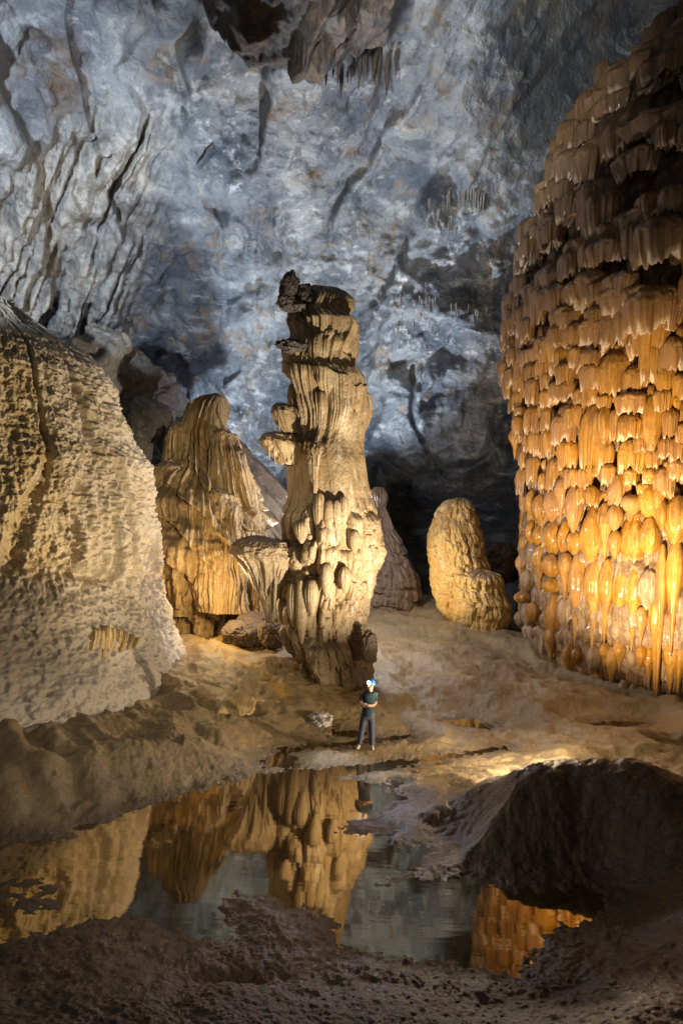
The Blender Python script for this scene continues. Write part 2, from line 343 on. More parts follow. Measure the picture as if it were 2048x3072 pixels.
def ground_z(X, Y, detail=True):
    zb = ground_base(X, Y)
    zz = X * 0
    jx = X + .08 * fbm(X * 3.1, Y * 3.1, zz, 3, 1.0); jy = Y + .11 * fbm(X * 3.1, Y * 3.1, zz, 3, 2.0)
    sd = sdist(jx, jy, poly_world(POOL))
    for pl in SIDE_POOLS: sd = np.minimum(sd, sdist(jx, jy, poly_world(pl)))
    fl = np.full(X.shape, 1e9)
    for pl in FLATS: fl = np.minimum(fl, sdist(jx, jy, poly_world(pl)))
    # mud mound, dark only for being unlit
    mx, my = MND[0], MND[1]
    ex = (X - mx) / np.where(X < mx, 1.7, 2.7); ey = (Y - my) / np.where(Y < my, 1.35, .85)
    md = (1 + .14 * fbm(X * .9, Y * 1.3, X * 0, 4, 7.5, .55)) * .98 * np.exp(-(ex * ex + ey * ey) ** 1.25 * .8)
    z = zb * .95 * sst(0, 1.6, sd) + md * sst(-.05, .75, sd)
    b1 = PZ(1400, 2400, .45); b2 = PZ(1960, 2400, .8)
    md = md + .30 * np.exp(-(((X - b1[0]) / 1.6) ** 2 + ((Y - b1[1] - .3) / .9) ** 2)) * (1 - sst(.2, .7, md))
    md = md + .25 * np.exp(-(((X - b2[0]) / 1.3) ** 2 + ((Y - b2[1]) / 1.0) ** 2))
    z = zb * .95 * sst(0, 1.6, sd) + md * sst(0, 1.9, sd)
    # foreground rim rising a little behind the near shore
    out = np.maximum(sd, 0)
    z = np.where(sd > 0, np.maximum(z, np.minimum(.22 * out, .10)), -.35 * sst(0, .7, -sd))
    z = np.where((sd < 0) & (fl < 0), np.maximum(z, .012 * sst(0, .3, -fl) - .012 + .03 * fbm(X * 5, Y * 8, zz, 3, 3.0)), z)
    near = sst(17, 8, Y)
    dark = np.clip(sst(.06, .5, md) * sst(-1.2, .3, my + .75 - Y) + sst(11.2, 9.3, Y + .12 * (X + 3)) , 0, 1)  # unlit mound's shade painted in, along with the dark foreground mud
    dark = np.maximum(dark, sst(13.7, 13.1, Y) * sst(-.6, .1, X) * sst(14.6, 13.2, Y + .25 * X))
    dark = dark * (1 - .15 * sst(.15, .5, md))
    wet = np.clip(sst(.55, .02, sd) * .9 + dark * .5, 0, 1)
    land = sst(-.02, .25, sd)
    # smooth dune-like swells, runnels and clods
    sw = fbm(X * .45, Y * .45, zz, 4, 5.0) * .36 * sst(12, 16, Y) * sst(.2, 1.8, sd) * (1 - sst(.05, .4, md))
    run = ridged(X * .55 + .4 * Y, Y * .9 - .2 * X, zz, 4, 6.0) * .26 * sst(.3, 1.6, sd) * sst(10, 15, Y) * (1 - sst(.05, .4, md))
    cl = fbm(X * 5, Y * 5, zz, 4, 8.0, .6) * (.036 + .03 * sst(.1, .5, md)) * near * (.35 + .65 * dark) + fbm(X * 1.2, Y * 1.2, zz, 3, 8.5) * .10 * near * dark * sst(.2, 1.2, sd) + fbm(X * 17, Y * 17, zz, 3, 9.0, .6) * .020 * near * (.3 + .7 * dark)
    cl2 = (fbm(X * 2.2, Y * 3.4, zz, 5, 12.0, .6) * .07 - .06 * sst(.25, .6, fbm(X * 1.7, Y * 2.6, zz, 3, 13.0))) * sst(9, 14, Y)
    edge = fbm(X * 9, Y * 9, zz, 4, 14.0, .6) * .05 * np.exp(-(np.abs(sd) / .22) ** 2)
    z = z + land * (sw + run + cl2) + sst(-.1, .2, sd) * cl + edge
    hp = PZ(690, 2905, .25); z = z - .22 * np.exp(-((X - hp[0] - .5 * (Y - hp[1])) / .55) ** 2 - ((Y - hp[1]) / .20) ** 2)
    # left gully at the foot of the bank
    for pts, dep, wd in ((([(-40, 1980), (40, 2160), (110, 2290), (200, 2330), (215, 2390)]), .13, .20), (([(-40, 2120), (60, 2215), (110, 2290)]), .10, .16), (([(-60, 2330), (60, 2350), (140, 2420), (260, 2445)]), .10, .18)):
        g = np.full(X.shape, 1e9)
        w = [PZ(a, b, .75 - (b - 1980) / 400 * .45)[:2] for a, b in pts]
        for (ax, ay), (bx, by) in zip(w[:-1], w[1:]):
            e = ((bx - ax) ** 2 + (by - ay) ** 2); t = np.clip(((X - ax) * (bx - ax) + (Y - ay) * (by - ay)) / e, 0, 1)
            g = np.minimum(g, np.hypot(X - ax - t * (bx - ax), Y - ay - t * (by - ay)))
        g = g + .12 * fbm(X * 2.5, Y * 2.5, zz, 3, 21.0)
        z = z - dep * np.exp(-(g / wd) ** 2) + .5 * dep * np.exp(-((g - 2.4 * wd) / wd) ** 2)
    if detail: z = z + land * .022 * fbm(X * 12, Y * 12, zz, 4, 31.0, .6) * sst(26, 12, Y)
    s4 = sdist(jx, jy, poly_world(BACK_POOL, BACK_Z))
    z = np.where(s4 < 0, BACK_Z - .2 * sst(0, .35, -s4), np.where(s4 < .6, np.maximum(z, BACK_Z + .04 * sst(0, .3, s4)), z))
    yl = np.zeros(X.shape)
    ya = PZ(640, 1960, .5); yb = PZ(850, 2100, .3)
    e = (yb - ya)[:2]; t = np.clip(((X - ya[0]) * e[0] + (Y - ya[1]) * e[1]) / (e @ e), -.3, 1)
    dd = np.hypot(X - ya[0] - t * e[0], Y - ya[1] - t * e[1]) + .5 * fbm(X, Y, zz, 3, 41.0)
    yl = .8 * sst(1.0 - .55 * np.clip(t, 0, 1), 0, dd)
    return z, dark, wet, yl
def build_ground():
    nu, nv = 820, 880
    u = np.linspace(-1, 1, nu); u = .56 * u + .75 * u ** 7
    iv = np.linspace(1 / 4.6, 1 / 54., nv); Yv = 1 / iv
    U, Y = np.meshgrid(u, Yv, indexing='ij'); X = U * Y
    z, dark, wet, yl = ground_z(X, Y)
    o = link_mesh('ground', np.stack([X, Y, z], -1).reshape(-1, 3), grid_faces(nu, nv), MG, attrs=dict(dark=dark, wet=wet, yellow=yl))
    tag(o, 'wet brown mud floor of the cave', 'ground', kind='structure')
    nx = 60
    x = np.linspace(-16, 16, nx); y = np.linspace(5.2, 33, nx); XX, YY = np.meshgrid(x, y, indexing='ij')
    w = link_mesh('water', np.stack([XX, YY, XX * 0], -1).reshape(-1, 3), grid_faces(nx, nx), M_WATER)
    tag(w, 'still brown pool water mirroring the lit columns', 'water', kind='structure')
    q = poly_world(BACK_POOL, BACK_Z); c = q.mean(0); q = c + (q - c) * 1.25
    V = [(a, b, BACK_Z) for a, b in q] + [(c[0], c[1], BACK_Z)]
    w2 = link_mesh('water', V, [(i, (i + 1) % len(q), len(q)) for i in range(len(q))], M_WATER)
    tag(w2, 'small still pool below the pale boulder', 'water', kind='structure')
build_ground()
def gz(x, y):
    return float(ground_z(np.array([[x]], float), np.array([[y]], float))[0][0, 0])

# ------------------------------------------------------------------ cave wall
def seg_dist(px, py, pts):
    g = np.full(px.shape, 1e9)
    for (ax, ay), (bx, by) in zip(pts[:-1], pts[1:]):
        e = (bx - ax) ** 2 + (by - ay) ** 2; t = np.clip(((px - ax) * (bx - ax) + (py - ay) * (by - ay)) / e, 0, 1)
        g = np.minimum(g, np.hypot(px - ax - t * (bx - ax), py - ay - t * (by - ay)))
    return g
WC = np.array([0, 8., 2.]); WR = np.array([25., 38., 21.5])
def build_wall():
    nt, nf = 900, 720
    t = np.linspace(-1, 1, nt); th = R(64) * t + R(116) * t ** 9
    f = np.linspace(0, 1, nf); ph = R(-14) + R(104) * f ** 1.08
    T, F = np.meshgrid(th, ph, indexing='ij')
    D = np.stack([np.sin(T) * np.cos(F), np.cos(T) * np.cos(F), np.sin(F)], -1)
    r = 1 / np.sqrt((D[..., 0] / WR[0]) ** 2 + (D[..., 1] / WR[1]) ** 2 + (D[..., 2] / WR[2]) ** 2)
    B = WC + D * r[..., None]
    X, Y, Z = B[..., 0], B[..., 1], B[..., 2]
    front = sst(6, 12, Y)
    px, py = project(X, np.maximum(Y, 3), Z)
    wob = 40 * fbm(X * .35, Y * .35, Z * .35, 3, 61.0)
    wx, wy = px + wob, py + 30 * fbm(X * .5, Y * .5, Z * .5, 3, 62.0)
    d = 2.0 * fbm(X / 9, Y / 9, Z / 9, 3, 50.0) + .9 * fbm(X / 4.2 + .4 * Z / 4.2, Y / 4.2, Z / 3.2, 3, 68.0)
    # tilted beds and blocky facets
    bed = X * .55 + Z * .8 + .35 * Y
    d = d + .55 * ridged(bed / 3.2, X / 14, Y / 14, 3, 51.0) + .35 * fbm(X / 2.2, Y / 2.2, Z / 2.2, 4, 52.0, .6)
    wu = .5 * fbm(X / 3, Y / 3, Z / 3, 3, 69.0); wv = .5 * fbm(X / 3, Y / 3, Z / 3, 3, 69.7)
    h1, s1 = facets(bed / 6.5 + wu * .5, (X - .6 * Z) / 7.5 + wv * .5, 4)
    h2, s2 = facets(bed / 2.1 + wu, (X - .7 * Z + .3 * Y) / 3.2 + wv, 6)
    h3, s3 = facets(bed / .8 + wu * 2, (X - .7 * Z + .3 * Y) / 1.3 + wv * 2, 8)
    d = d + 1.3 * h1 + .80 * h2 * (.5 + sst(-.2, .3, wu)) + .38 * h3 
    d = d + .34 * fbm(X / .8, Y / .8, Z / .8, 3, 66.0, .6) + .28 * ridged(X / 1.3 + Z * .4, Y / 1.3, Z / .8 - X * .3, 4, 53.0) * sst(-.3, .4, wv)
    # draperies on the left wall, running down to the left
    sxx = px + .3 * wob; syy = py
    s = (sxx * .92 + syy * .40)
    al = (-sxx * .40 + syy * .92)
    wfl = sst(540, 400, wx + .25 * (wy - 600)) * sst(340, 640, wy + .25 * wx) * sst(1080, 980, wy)
    fr = 1.0 * np.sqrt(np.abs(vn(s / 34, al / 520, wx * 0, 54.0))) + .8 * np.sqrt(np.abs(vn(s / 14, al / 380, wx * 0 + 2, 55.0))) - .5
    gate = .45 + .55 * sst(-.15, .3, vn(s / 150, al / 200, wx * 0, 56.0))
    d = d + wfl * .95 * fr * (.4 + .6 * gate)
    cream = wfl * sst(-.1, .5, fr) * (.5 + .5 * gate)
    # second smaller drapery
    # dark ceiling lobe hanging at the top
    ly = wy + 150
    lobe = np.minimum.reduce([sst(-320, 160, wx + .5 * ly), sst(1300, 1215, wx + .3 * ly), sst(285, 225, ly + .0004 * (wx - 1080) ** 2 + np.where(wx < 850, (850 - wx) * .22, 0) + 14 * ridged(wx / 30, wx * 0, wx * 0, 2, 59.0))])
    d = d + 2.6 * lobe * front
    # ledge: overhanging lower edge of the pale wall right of the centre column
    lip = 905 + (1230 - wx) * -.22
    led = sst(1010, 1080, wx) * sst(1560, 1490, wx) * sst(lip - 8, lip + 12, wy) * sst(lip + 420, lip + 160, wy)
    d = d - 2.6 * led
    d = d + 4.5 * sst(960, 1280, px) * sst(1620, 1380, px) * sst(560, 1000, py) * sst(1620, 1360, py)
    # low dark chamber
    ch = sst(1090, 1160, wx) * sst(1580, 1480, wx) * sst(1330, 1440, wy)
    d = d - 3.0 * ch
    # the roof opens higher where the big column meets it
    d = d - 13.0 * sst(1380, 1950, px) * sst(1000, 250, py) * front
    # open crack
    cr = seg_dist(wx - wob * .5, wy, [(1240, 1075), (1243, 1130), (1238, 1230), (1262, 1262), (1330, 1345), (1350, 1420)])
    d = d - .7 * sst(11, 2, cr)
    # fractures on the lower wall
    for pts in ([(1235, 1075), (1225, 1300)], [(1330, 1345), (1345, 1470)], [(1490, 1340), (1530, 1420)]):
        d = d - .25 * sst(9, 2, seg_dist(wx, wy, pts))
    # pits and pockets
    rag = .55 * fbm(wx / 26, wy / 34, wx * 0, 4, 67.0, .65)
    for (cx, cy, rx, ry, dp) in ((612, 470, 18, 36, .5), (285, 450, 14, 60, .6), (325, 505, 12, 55, .6), (1560, 305, 20, 34, .5), (1470, 370, 46, 60, .35), (1545, 160, 55, 60, .4), (120, 180, 60, 70, .4)):
        q = np.hypot((wx - cx + .35 * (wy - cy)) / rx, (wy - cy) / ry) + rag
        d = d - dp * .9 * sst(1.05, .3, q)
    # pendant boss
    q = np.hypot((wx - 1312) / 62, (wy - 622) / 78); d = d + 2.0 * sst(1.1, .3, q + .3 * rag) + sst(1.1, .5, q) * .35 * ridged(wx / 14, wy / 40, wx * 0, 2, 57.0)
    q2 = np.hypot((wx - 1410) / 45, (wy - 610) / 50); d = d + .7 * sst(1.1, .5, q2) * (1 + .4 * ridged(wx / 10, wy / 60, wx * 0, 2, 58.0))
    rust = sst(1.2, .3, np.hypot((wx - 170) / 150, (wy - 250) / 150)) * sst(-.1, .35, fbm(X / 1.3, Y / 1.3, Z / 1.3, 4, 63.0)) + .6 * sst(1.1, .4, np.hypot((wx - 1460) / 120, (wy - 360) / 80)) * sst(0, .4, fbm(X / 1.1, Y / 1.1, Z / 1.1, 4, 64.0))
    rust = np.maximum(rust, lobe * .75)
    rust = np.maximum(rust, .15 * sst(1320, 1420, wx) * sst(1500, 1450, wx) * sst(960, 1000, wy) * sst(1240, 1120, wy))
    d = d + .35 * rust * ridged(X / 1.0, Y / 1.0, Z / .7, 3, 65.0) * front
    Pn = B - D * d[..., None]
    gf = grid_faces(nt, nf, flip=True); gf = gf[Pn.reshape(-1, 3)[gf[:, 0], 1] > -6.0]     # shell cut open behind the camera, added to let fill light in
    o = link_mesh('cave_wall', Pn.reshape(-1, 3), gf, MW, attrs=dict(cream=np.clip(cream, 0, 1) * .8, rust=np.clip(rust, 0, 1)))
    tag(o, 'blue grey limestone wall arching overhead into the ceiling', 'cave wall', kind='structure')
    return Pn, px, py
WALLP, WPX, WPY = build_wall()
WQX, WQY = project(WALLP[..., 0], np.maximum(WALLP[..., 1], 3), WALLP[..., 2])
def wall_at(px, py):
    m = np.where(WALLP[..., 1] > 6, (WQX - px) ** 2 + (WQY - py) ** 2, 1e9)
    i = np.unravel_index(np.argmin(m), m.shape)
    return WALLP[i]

# ------------------------------------------------------------------ bodies of revolution
def interp(prof, n):
    p = np.array(prof, float); y = np.linspace(p[0, 0], p[-1, 0], n)
    return y, np.interp(y, p[:, 0], p[:, 1]), np.interp(y, p[:, 0], p[:, 2])
def smooth(a, k):
    if k < 1: return a
    w = np.hanning(2 * k + 3)[1:-1]; w /= w.sum()
    return np.convolve(np.pad(a, k, mode='edge'), w, 'valid')
def shaft(name, prof, Y, nu, nv, disp, mat, sm=3, depth=1.0, parent=None, attr=None, close=True, ext=0.0, ycurve=None):
    """prof = rows (py, left px, right px) read off the outline; the body is round, centred at depth Y"""
    py, l, r = interp(prof, nv); l = smooth(l, sm); r = smooth(r, sm)
    A = np.array([P(a, b, Y) for a, b in zip(l, py)]); Bq = np.array([P(a, b, Y) for a, b in zip(r, py)])
    cx = (A[:, 0] + Bq[:, 0]) / 2; rad = (Bq[:, 0] - A[:, 0]) / 2; z = (A[:, 2] + Bq[:, 2]) / 2
    if ext: z = z - ext * np.linspace(0, 1, nv) ** 12
    return revolve(name, cx, np.full(nv, Y), z, rad, nu, disp, mat, depth, parent, attr, close)
def revolve(name, cx, cy, z, rad, nu, disp, mat, depth=1.0, parent=None, attr=None, close=True):
    nv = len(z)
    th = np.linspace(-1, 1, nu, endpoint=False); th = math.pi * (.55 * th + .45 * th ** 5)
    T, J = np.meshgrid(th, np.arange(nv), indexing='ij')
    Zg = z[J]; Rg = rad[J]
    S = T * np.mean(rad)
    d, dz = disp(T, S, Zg, Rg, J / (nv - 1.0))
    rr = np.maximum(Rg + d, .01)
    X = cx[J] + rr * np.sin(T); Yy = cy[J] - rr * np.cos(T) * depth; Z = Zg + dz
    V = np.stack([X, Yy, Z], -1).reshape(-1, 3)
    F = grid_faces(nu, nv, True, flip=True)
    if close:
        top = [X[:, 0].mean(), Yy[:, 0].mean(), Z[:, 0].mean() + .25 * rad[0]]
        V = np.vstack([V, [top]]); k = len(V) - 1
        i = np.arange(nu); cap = np.stack([i * nv, np.full(nu, k), np.full(nu, k), ((i + 1) % nu) * nv], -1)
        tri = np.stack([i * nv, ((i + 1) % nu) * nv, np.full(nu, k)], -1)
    at = {}
    if attr:
        at = {k2: np.append(fn(T, S, Zg, Rg, J / (nv - 1.0)).reshape(-1), [0] if close else []) for k2, fn in attr.items()}
    o = link_mesh(name, V, F, mat, parent, attrs=at)
    if close:
        import bmesh
        bm = bmesh.new(); bm.from_mesh(o.data); bm.verts.ensure_lookup_table()
        for a, b, c in tri:
            try:
                fc = bm.faces.new((bm.verts[a], bm.verts[b], bm.verts[c])); fc.smooth = True
            except ValueError: pass
        bm.to_mesh(o.data); bm.free()
    return o
Z0 = lambda a: a * 0
def circ(T, k): return np.sin(T) * k, np.cos(T) * k

# ------------------------------------------------------------------ centre column
YC = 20.6
CPROF = [(864, 960, 990), (870, 930, 1020), (880, 915, 1035), (898, 900, 1056), (912, 888, 1058), (943, 876, 1047), (962, 880, 1066), (979, 881, 1094), (1001, 885, 1093), (1023, 886, 1084), (1036, 872, 1082),
         (1046, 862, 1080), (1068, 859, 1079), (1104, 861, 1073), (1118, 862, 1098), (1139, 863, 1112), (1202, 870, 1109), (1246, 880, 1105), (1300, 868, 1104), (1340, 845, 1110), (1380, 838, 1120), (1425, 838, 1127),
         (1470, 840, 1136), (1559, 842, 1143), (1612, 842, 1146), (1679, 846, 1145), (1723, 852, 1132), (1768, 846, 1121), (1812, 842, 1110), (1857, 842, 1104), (1902, 850, 1097), (1924, 858, 1112), (1969, 868, 1122), (2000, 876, 1122), (2030, 880, 1124), (2075, 880, 1130)]
ROOTC = empty('stalagmite_column', (*P(1000, 2010, YC)[:2], .4), 'tall cream stalagmite column with ragged side shelves rising behind the standing person', 'stalagmite')
zc = lambda py: P(1000, py, YC)[2]
def cdisp(T, S, Z, Rg, v):
    cx, sx = circ(T, 1.6)
    lob = .28 * fbm(cx / 1.1, sx / 1.3, Z / 2.6, 3, 70.0)
    sl = Z + .28 * S                               # tiers slope down to the right
    w = S + .12 * fbm(cx * 1.2, sx * 1.2, Z * .7, 2, 71.0)
    up = sst(zc(1330), zc(1230), Z)
    fl = (.11 * ridged(w / .22, Z / 4.0, Z0(w), 2, 72.0) + .05 * ridged(w / .09, Z / 2.5, Z0(w), 2, 73.0)) * (.12 + .88 * up)
    t1 = drips(w, sl + 0 * S, .75, 1.55, 3, .12) * .32 * up
    mid = sst(zc(1500), zc(1380), Z) * (1 - up)
    low = sst(zc(1480), zc(1560), Z)
    bos = .22 * np.exp(-((T - .45) / .5) ** 2 - ((Z - zc(1420)) / 1.3) ** 2) + .12 * np.exp(-((T + .45) / .35) ** 2 - ((Z - zc(1400)) / 1.2) ** 2)
    d1 = drips(w, Z, .46, .95, 5, .2) * .27 * low + .10 * ridged(w / .9, Z / 5, Z0(w), 3, 79.5)
    d2 = drips(w + .13, Z + .3, .2, .5, 7, .3) * .11 * low * sst(-.1, .3, fbm(cx * .9, sx * .9, Z * .7, 2, 74.0) + .2)
    rough = .05 * ridged(cx * 3.5, sx * 3.5, Z * 3.5, 3, 75.0) * sst(.1, .8, T) * sst(zc(1450), zc(1700), Z)
    base = (.16 * ridged(w / .5, Z / 1.8, Z0(w), 2, 76.0) + .05 * fbm(cx * 5, sx * 5, Z * 5, 3, 77.0)) * sst(zc(1860), zc(1930), Z)
    knob = .07 * fbm(cx * 4, sx * 4, Z * 4, 4, 78.0, .65) * sst(zc(960), zc(890), Z)
    # stepped tier lips near the top
    stp = 0
    for zz, sl_, am in ((zc(1035), .42, .09), (zc(962), .3, .07), (zc(1140), .3, .06)):
        q = Z - zz + sl_ * S + .35 * fbm(w * 1.3, Z * .4, Z0(w), 3, 79.2)
        stp = stp + am * np.where(q > 0, np.exp(-q / .12) * 0, np.exp(q / .7)) * sst(.04, -.04, q)
    fine = .02 * fbm(cx * 6, sx * 6, Z * 5, 3, 79.0)
    return lob + fl + t1 + bos + d1 + d2 + rough + base + knob + stp + fine - .33, Z0(T)
o = shaft('shaft', CPROF, YC, 520, 900, cdisp, M_COL, sm=4, attr={'tip': lambda T, S, Z, Rg, v: np.clip(.45 * sst(zc(960), zc(880), Z + .2 * S) + .70 * sst(zc(1760), zc(1960), Z), 0, 1)})
reparent(o, ROOTC)
def lumps(name, blobs, mat, Y, amp=.16, fq=4.0, seed=1, parent=None, attr=None):
    """cauliflower lumps: several noisy ellipsoids welded in one mesh; blobs = (px,py,rx,ry[,dy])"""
    Vs = []; Fs = []; At = []; base = 0
    for bi, bl in enumerate(blobs):
        px, py, rx, ry = bl[:4]; dy = bl[4] if len(bl) > 4 else 0
        c = P(px, py, Y + dy); k = (Y + dy) / FPX; nu, nv = 96, 64
        T, Ph = np.meshgrid(np.linspace(-math.pi, math.pi, nu, endpoint=False), np.linspace(-math.pi / 2, math.pi / 2, nv), indexing='ij')
        x = np.sin(T) * np.cos(Ph); y = -np.cos(T) * np.cos(Ph); z = np.sin(Ph)
        sc = min(rx, ry) * k
        n = fbm(x * fq * .5 + bi, y * fq * .5, z * fq * .5, 2, seed) * 1.2 + fbm(x * fq * 1.6, y * fq * 1.6, z * fq * 1.6 + bi, 4, seed + 2, .65)
        rr = 1 + amp * n * 1.2
        Vs.append(np.stack([c[0] + x * rx * k * rr, c[1] + y * rx * k * rr, c[2] + z * ry * k * rr], -1).reshape(-1, 3))
        Fs.append(grid_faces(nu, nv, True) + base); base += nu * nv
    V = np.vstack(Vs); return link_mesh(name, V, np.vstack(Fs), mat, parent, attrs={'tip': np.full(len(V), attr)} if attr is not None else None)
M_KNOB = mat_flow('dark_crusted_flowstone', (.13, .11, .095), (.08, .066, .058), (.22, .19, .17), mud=(.06, .05, .04), rough=.65, vstretch=1, pit=9)
reparent(lumps('crusted_knob', [(868, 862, 30, 44), (862, 905, 30, 28), (918, 884, 27, 32), (900, 920, 30, 20), (935, 900, 26, 26)], M_KNOB, YC - .55, .17, 4.0, 4), ROOTC)
reparent(lumps('crusted_knob', [(850, 1034, 24, 13), (880, 1036, 30, 17), (905, 1040, 24, 14), (872, 1048, 28, 12)], M_KNOB, YC - .9, .2, 4.5, 8), ROOTC)
def funnel(name, prof, Y, seed, fl=.22, mat=M_COL, dark=.3, nu=200, nv=220):
    def disp(T, S, Z, Rg, v):
        cx, sx = circ(T, 1.0)
        k = int(10 + seed % 5)
        f = ridged(cx * 2.4, sx * 2.4, Z * .25, 2, seed) * Rg * fl * sst(.12, .4, v) + (.10 * fbm(cx * 5, sx * 5, Z * 6, 3, seed + 1.0, .65)) * sst(.45, .1, v)
        return f + .22 * Rg * fbm(cx * 1.2, sx * 1.2, Z * .5, 2, seed + 5.0), .05 * fbm(cx * 3, sx * 3, Z * 0, 2, seed + 3.0) * sst(.3, .0, v)
    return shaft(name, prof, Y, nu, nv, disp, mat, sm=2, attr={'tip': lambda T, S, Z, Rg, v: dark * sst(.34, .16, v)})
def shelf(name, prof, Y, seed, fringe):
    root = empty(name, P((prof[0][1] + prof[0][2]) / 2, prof[0][0], Y), None, None); reparent(root, ROOTC)
    o = funnel('shelf_cap', prof, Y, seed); o.parent = root; o.matrix_parent_inverse = Matrix.Translation(-Vector(root.location))
    for (px, y0, y1, wpx, dy, bend) in fringe:
        dr = drip(px, y0, y1, wpx, Y + dy, bend); dr.parent = root; dr.matrix_parent_inverse = Matrix.Translation(-Vector(root.location))
    return root
def drip(px, y0, y1, wpx, Y, bend=0):
    n = 26; t = np.linspace(0, 1, n)
    py = y0 + (y1 - y0) * t; x = px + bend * t ** 1.6
    A = np.array([P(a, b, Y) for a, b in zip(x, py)]); k = Y / FPX
    rad = np.maximum(wpx * k * .5 * (1 - .55 * t) * (1 + .25 * np.sin(t * 9 + px)), .012)
    return revolve('drip_stalk', A[:, 0], A[:, 1], A[:, 2], rad, 16, lambda T, S, Z, Rg, v: (Rg * .2 * vn(T, Z * 4, Z0(T), 5), Z0(T)), M_COL)
shelf('shelf', [(1612, 745, 800), (1622, 725, 870), (1640, 706, 884), (1662, 702, 886), (1680, 722, 884), (1700, 738, 876), (1730, 752, 862), (1770, 768, 842), (1800, 782, 826), (1830, 792, 814), (1868, 798, 814)], YC - .55, 5,
      [(px, 1668 + 4 * (i % 3), y1, 11, -.55 + .1 * math.sin(i), bd) for i, (px, y1, bd) in enumerate(((772, 1800, 22), (786, 1790, 14), (800, 1765, 8), (812, 1830, 4), (826, 1870, -4), (838, 1740, -8), (850, 1750, -14), (862, 1730, -20), (758, 1740, 14)))])
shelf('shelf', [(1300, 805, 850), (1308, 788, 884), (1325, 783, 896), (1342, 795, 898), (1362, 814, 892), (1380, 830, 886), (1395, 842, 880)], YC - .75, 8,
      [(px, 1340, y1, 9, -.35, 3) for px, y1 in ((806, 1376), (822, 1392), (842, 1396), (860, 1388), (876, 1392))])
shelf('shelf', [(1214, 830, 870), (1222, 818, 892), (1238, 816, 900), (1255, 824, 904), (1275, 832, 904), (1290, 842, 902), (1300, 850, 900)], YC - .8, 11,
      [(px, 1245, y1, 9, -.3, 3) for px, y1 in ((836, 1290), (852, 1275), (870, 1296), (884, 1280))])
shelf('shelf', [(1330, 938, 956), (1335, 932, 964), (1345, 930, 964), (1358, 934, 962), (1385, 938, 956), (1480, 940, 952)], YC - 1.62, 14, [(940, 1350, 1440, 7, -.06, 0), (952, 1350, 1400, 8, -.1, 0)])
# hanging spindles on the lower front
for i, (px, y0, y1, w) in enumerate(((958, 1480, 1600, 26), (985, 1500, 1610, 26), (1008, 1500, 1600, 24), (1030, 1490, 1580, 20), (905, 1560, 1630, 30), (1062, 1590, 1660, 24), (880, 1750, 1880, 26), (905, 1740, 1930, 24), (935, 1740, 1850, 28), (980, 1690, 1790, 26), (1035, 1700, 1780, 24))):
    t = np.linspace(0, 1, 50); A = np.array([P(px, b, YC - 1.62 + .9 * abs((px - 990) / 160.0) ** 2.2) for b in y0 + (y1 - y0) * t]); k = YC / FPX
    rad = w * k * .62 * np.sin(np.pi * np.clip(t * .93 + .05, 0, 1) ** .8) ** .8 + .02
    reparent(revolve('hanging_drip', A[:, 0], A[:, 1], A[:, 2], rad, 40, lambda T, S, Z, Rg, v: (Rg * .14 * ridged(np.sin(T) * 3, np.cos(T) * 3, Z * .3, 2, i), Z0(T)), M_COL), ROOTC)

# ------------------------------------------------------------------ big amber column on the right
AX, AY = 14.85, 25.7
EDGE = [(-260, 2100), (-100, 2092), (40, 2066), (85, 2040), (183, 1938), (294, 1840), (366, 1755), (431, 1690), (490, 1657), (575, 1625), (647, 1599), (712, 1566), (797, 1550), (888, 1533), (947, 1514), (1020, 1508), (1089, 1502), (1143, 1505), (1193, 1512),
        (1238, 1520), (1296, 1518), (1337, 1524), (1395, 1537), (1470, 1543), (1544, 1540), (1585, 1545), (1697, 1536), (1779, 1537), (1822, 1538), (1871, 1552), (1903, 1557), (1946, 1573), (1973, 1590), (1995, 1622), (2022, 1650), (2060, 1690), (2100, 1740)]
def edge_radius(px, py):
    d = ray(px, py); az = math.atan2(d[0], d[1]); aa = math.atan2(AX, AY); L = math.hypot(AX, AY)
    rad = L * math.sin(aa - az); hd = L * math.cos(aa - az)
    return CAMZ + d[2] / math.hypot(d[0], d[1]) * hd, rad
EZ = np.array([edge_radius(b, a) for a, b in EDGE])         # rows z, r from top to foot
def big_r(z): return np.interp(z, EZ[::-1, 0], EZ[::-1, 1])
ROOTB = empty('limestone_column', (AX, AY, .3), 'huge amber limestone column hung with rows of wet bulbous drips at the right edge', 'limestone column')
def build_core():
    z = np.linspace(EZ[0, 0] + .8, -.3, 420); r = big_r(z); top = z > EZ[0, 0] - .2
    r = np.where(z > EZ[0, 0], EZ[0, 1] * .6, r); r = smooth(r, 6)
    def disp(T, S, Z, Rg, v):
        cx, sx = circ(T, 7)
        return (.12 * ridged(T * 26, Z / 3, Z0(T), 2, 81.0) + .05 * ridged(T * 70, Z / 2, Z0(T), 2, 82.0) + drips(T * 7, Z, .75, .8, 31, .15) * .30 + drips(T * 7 + .3, Z + .2, .35, .5, 33, .2) * .14 + .2 * fbm(cx / 2.5, sx / 2.5, Z / 2.5, 3, 83.0) - .92 + .34 * sst(7.5, 4.0, Z)), Z0(T)
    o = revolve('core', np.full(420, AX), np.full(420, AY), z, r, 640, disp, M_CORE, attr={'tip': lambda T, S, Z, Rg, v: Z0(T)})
    reparent(o, ROOTB)
build_core()
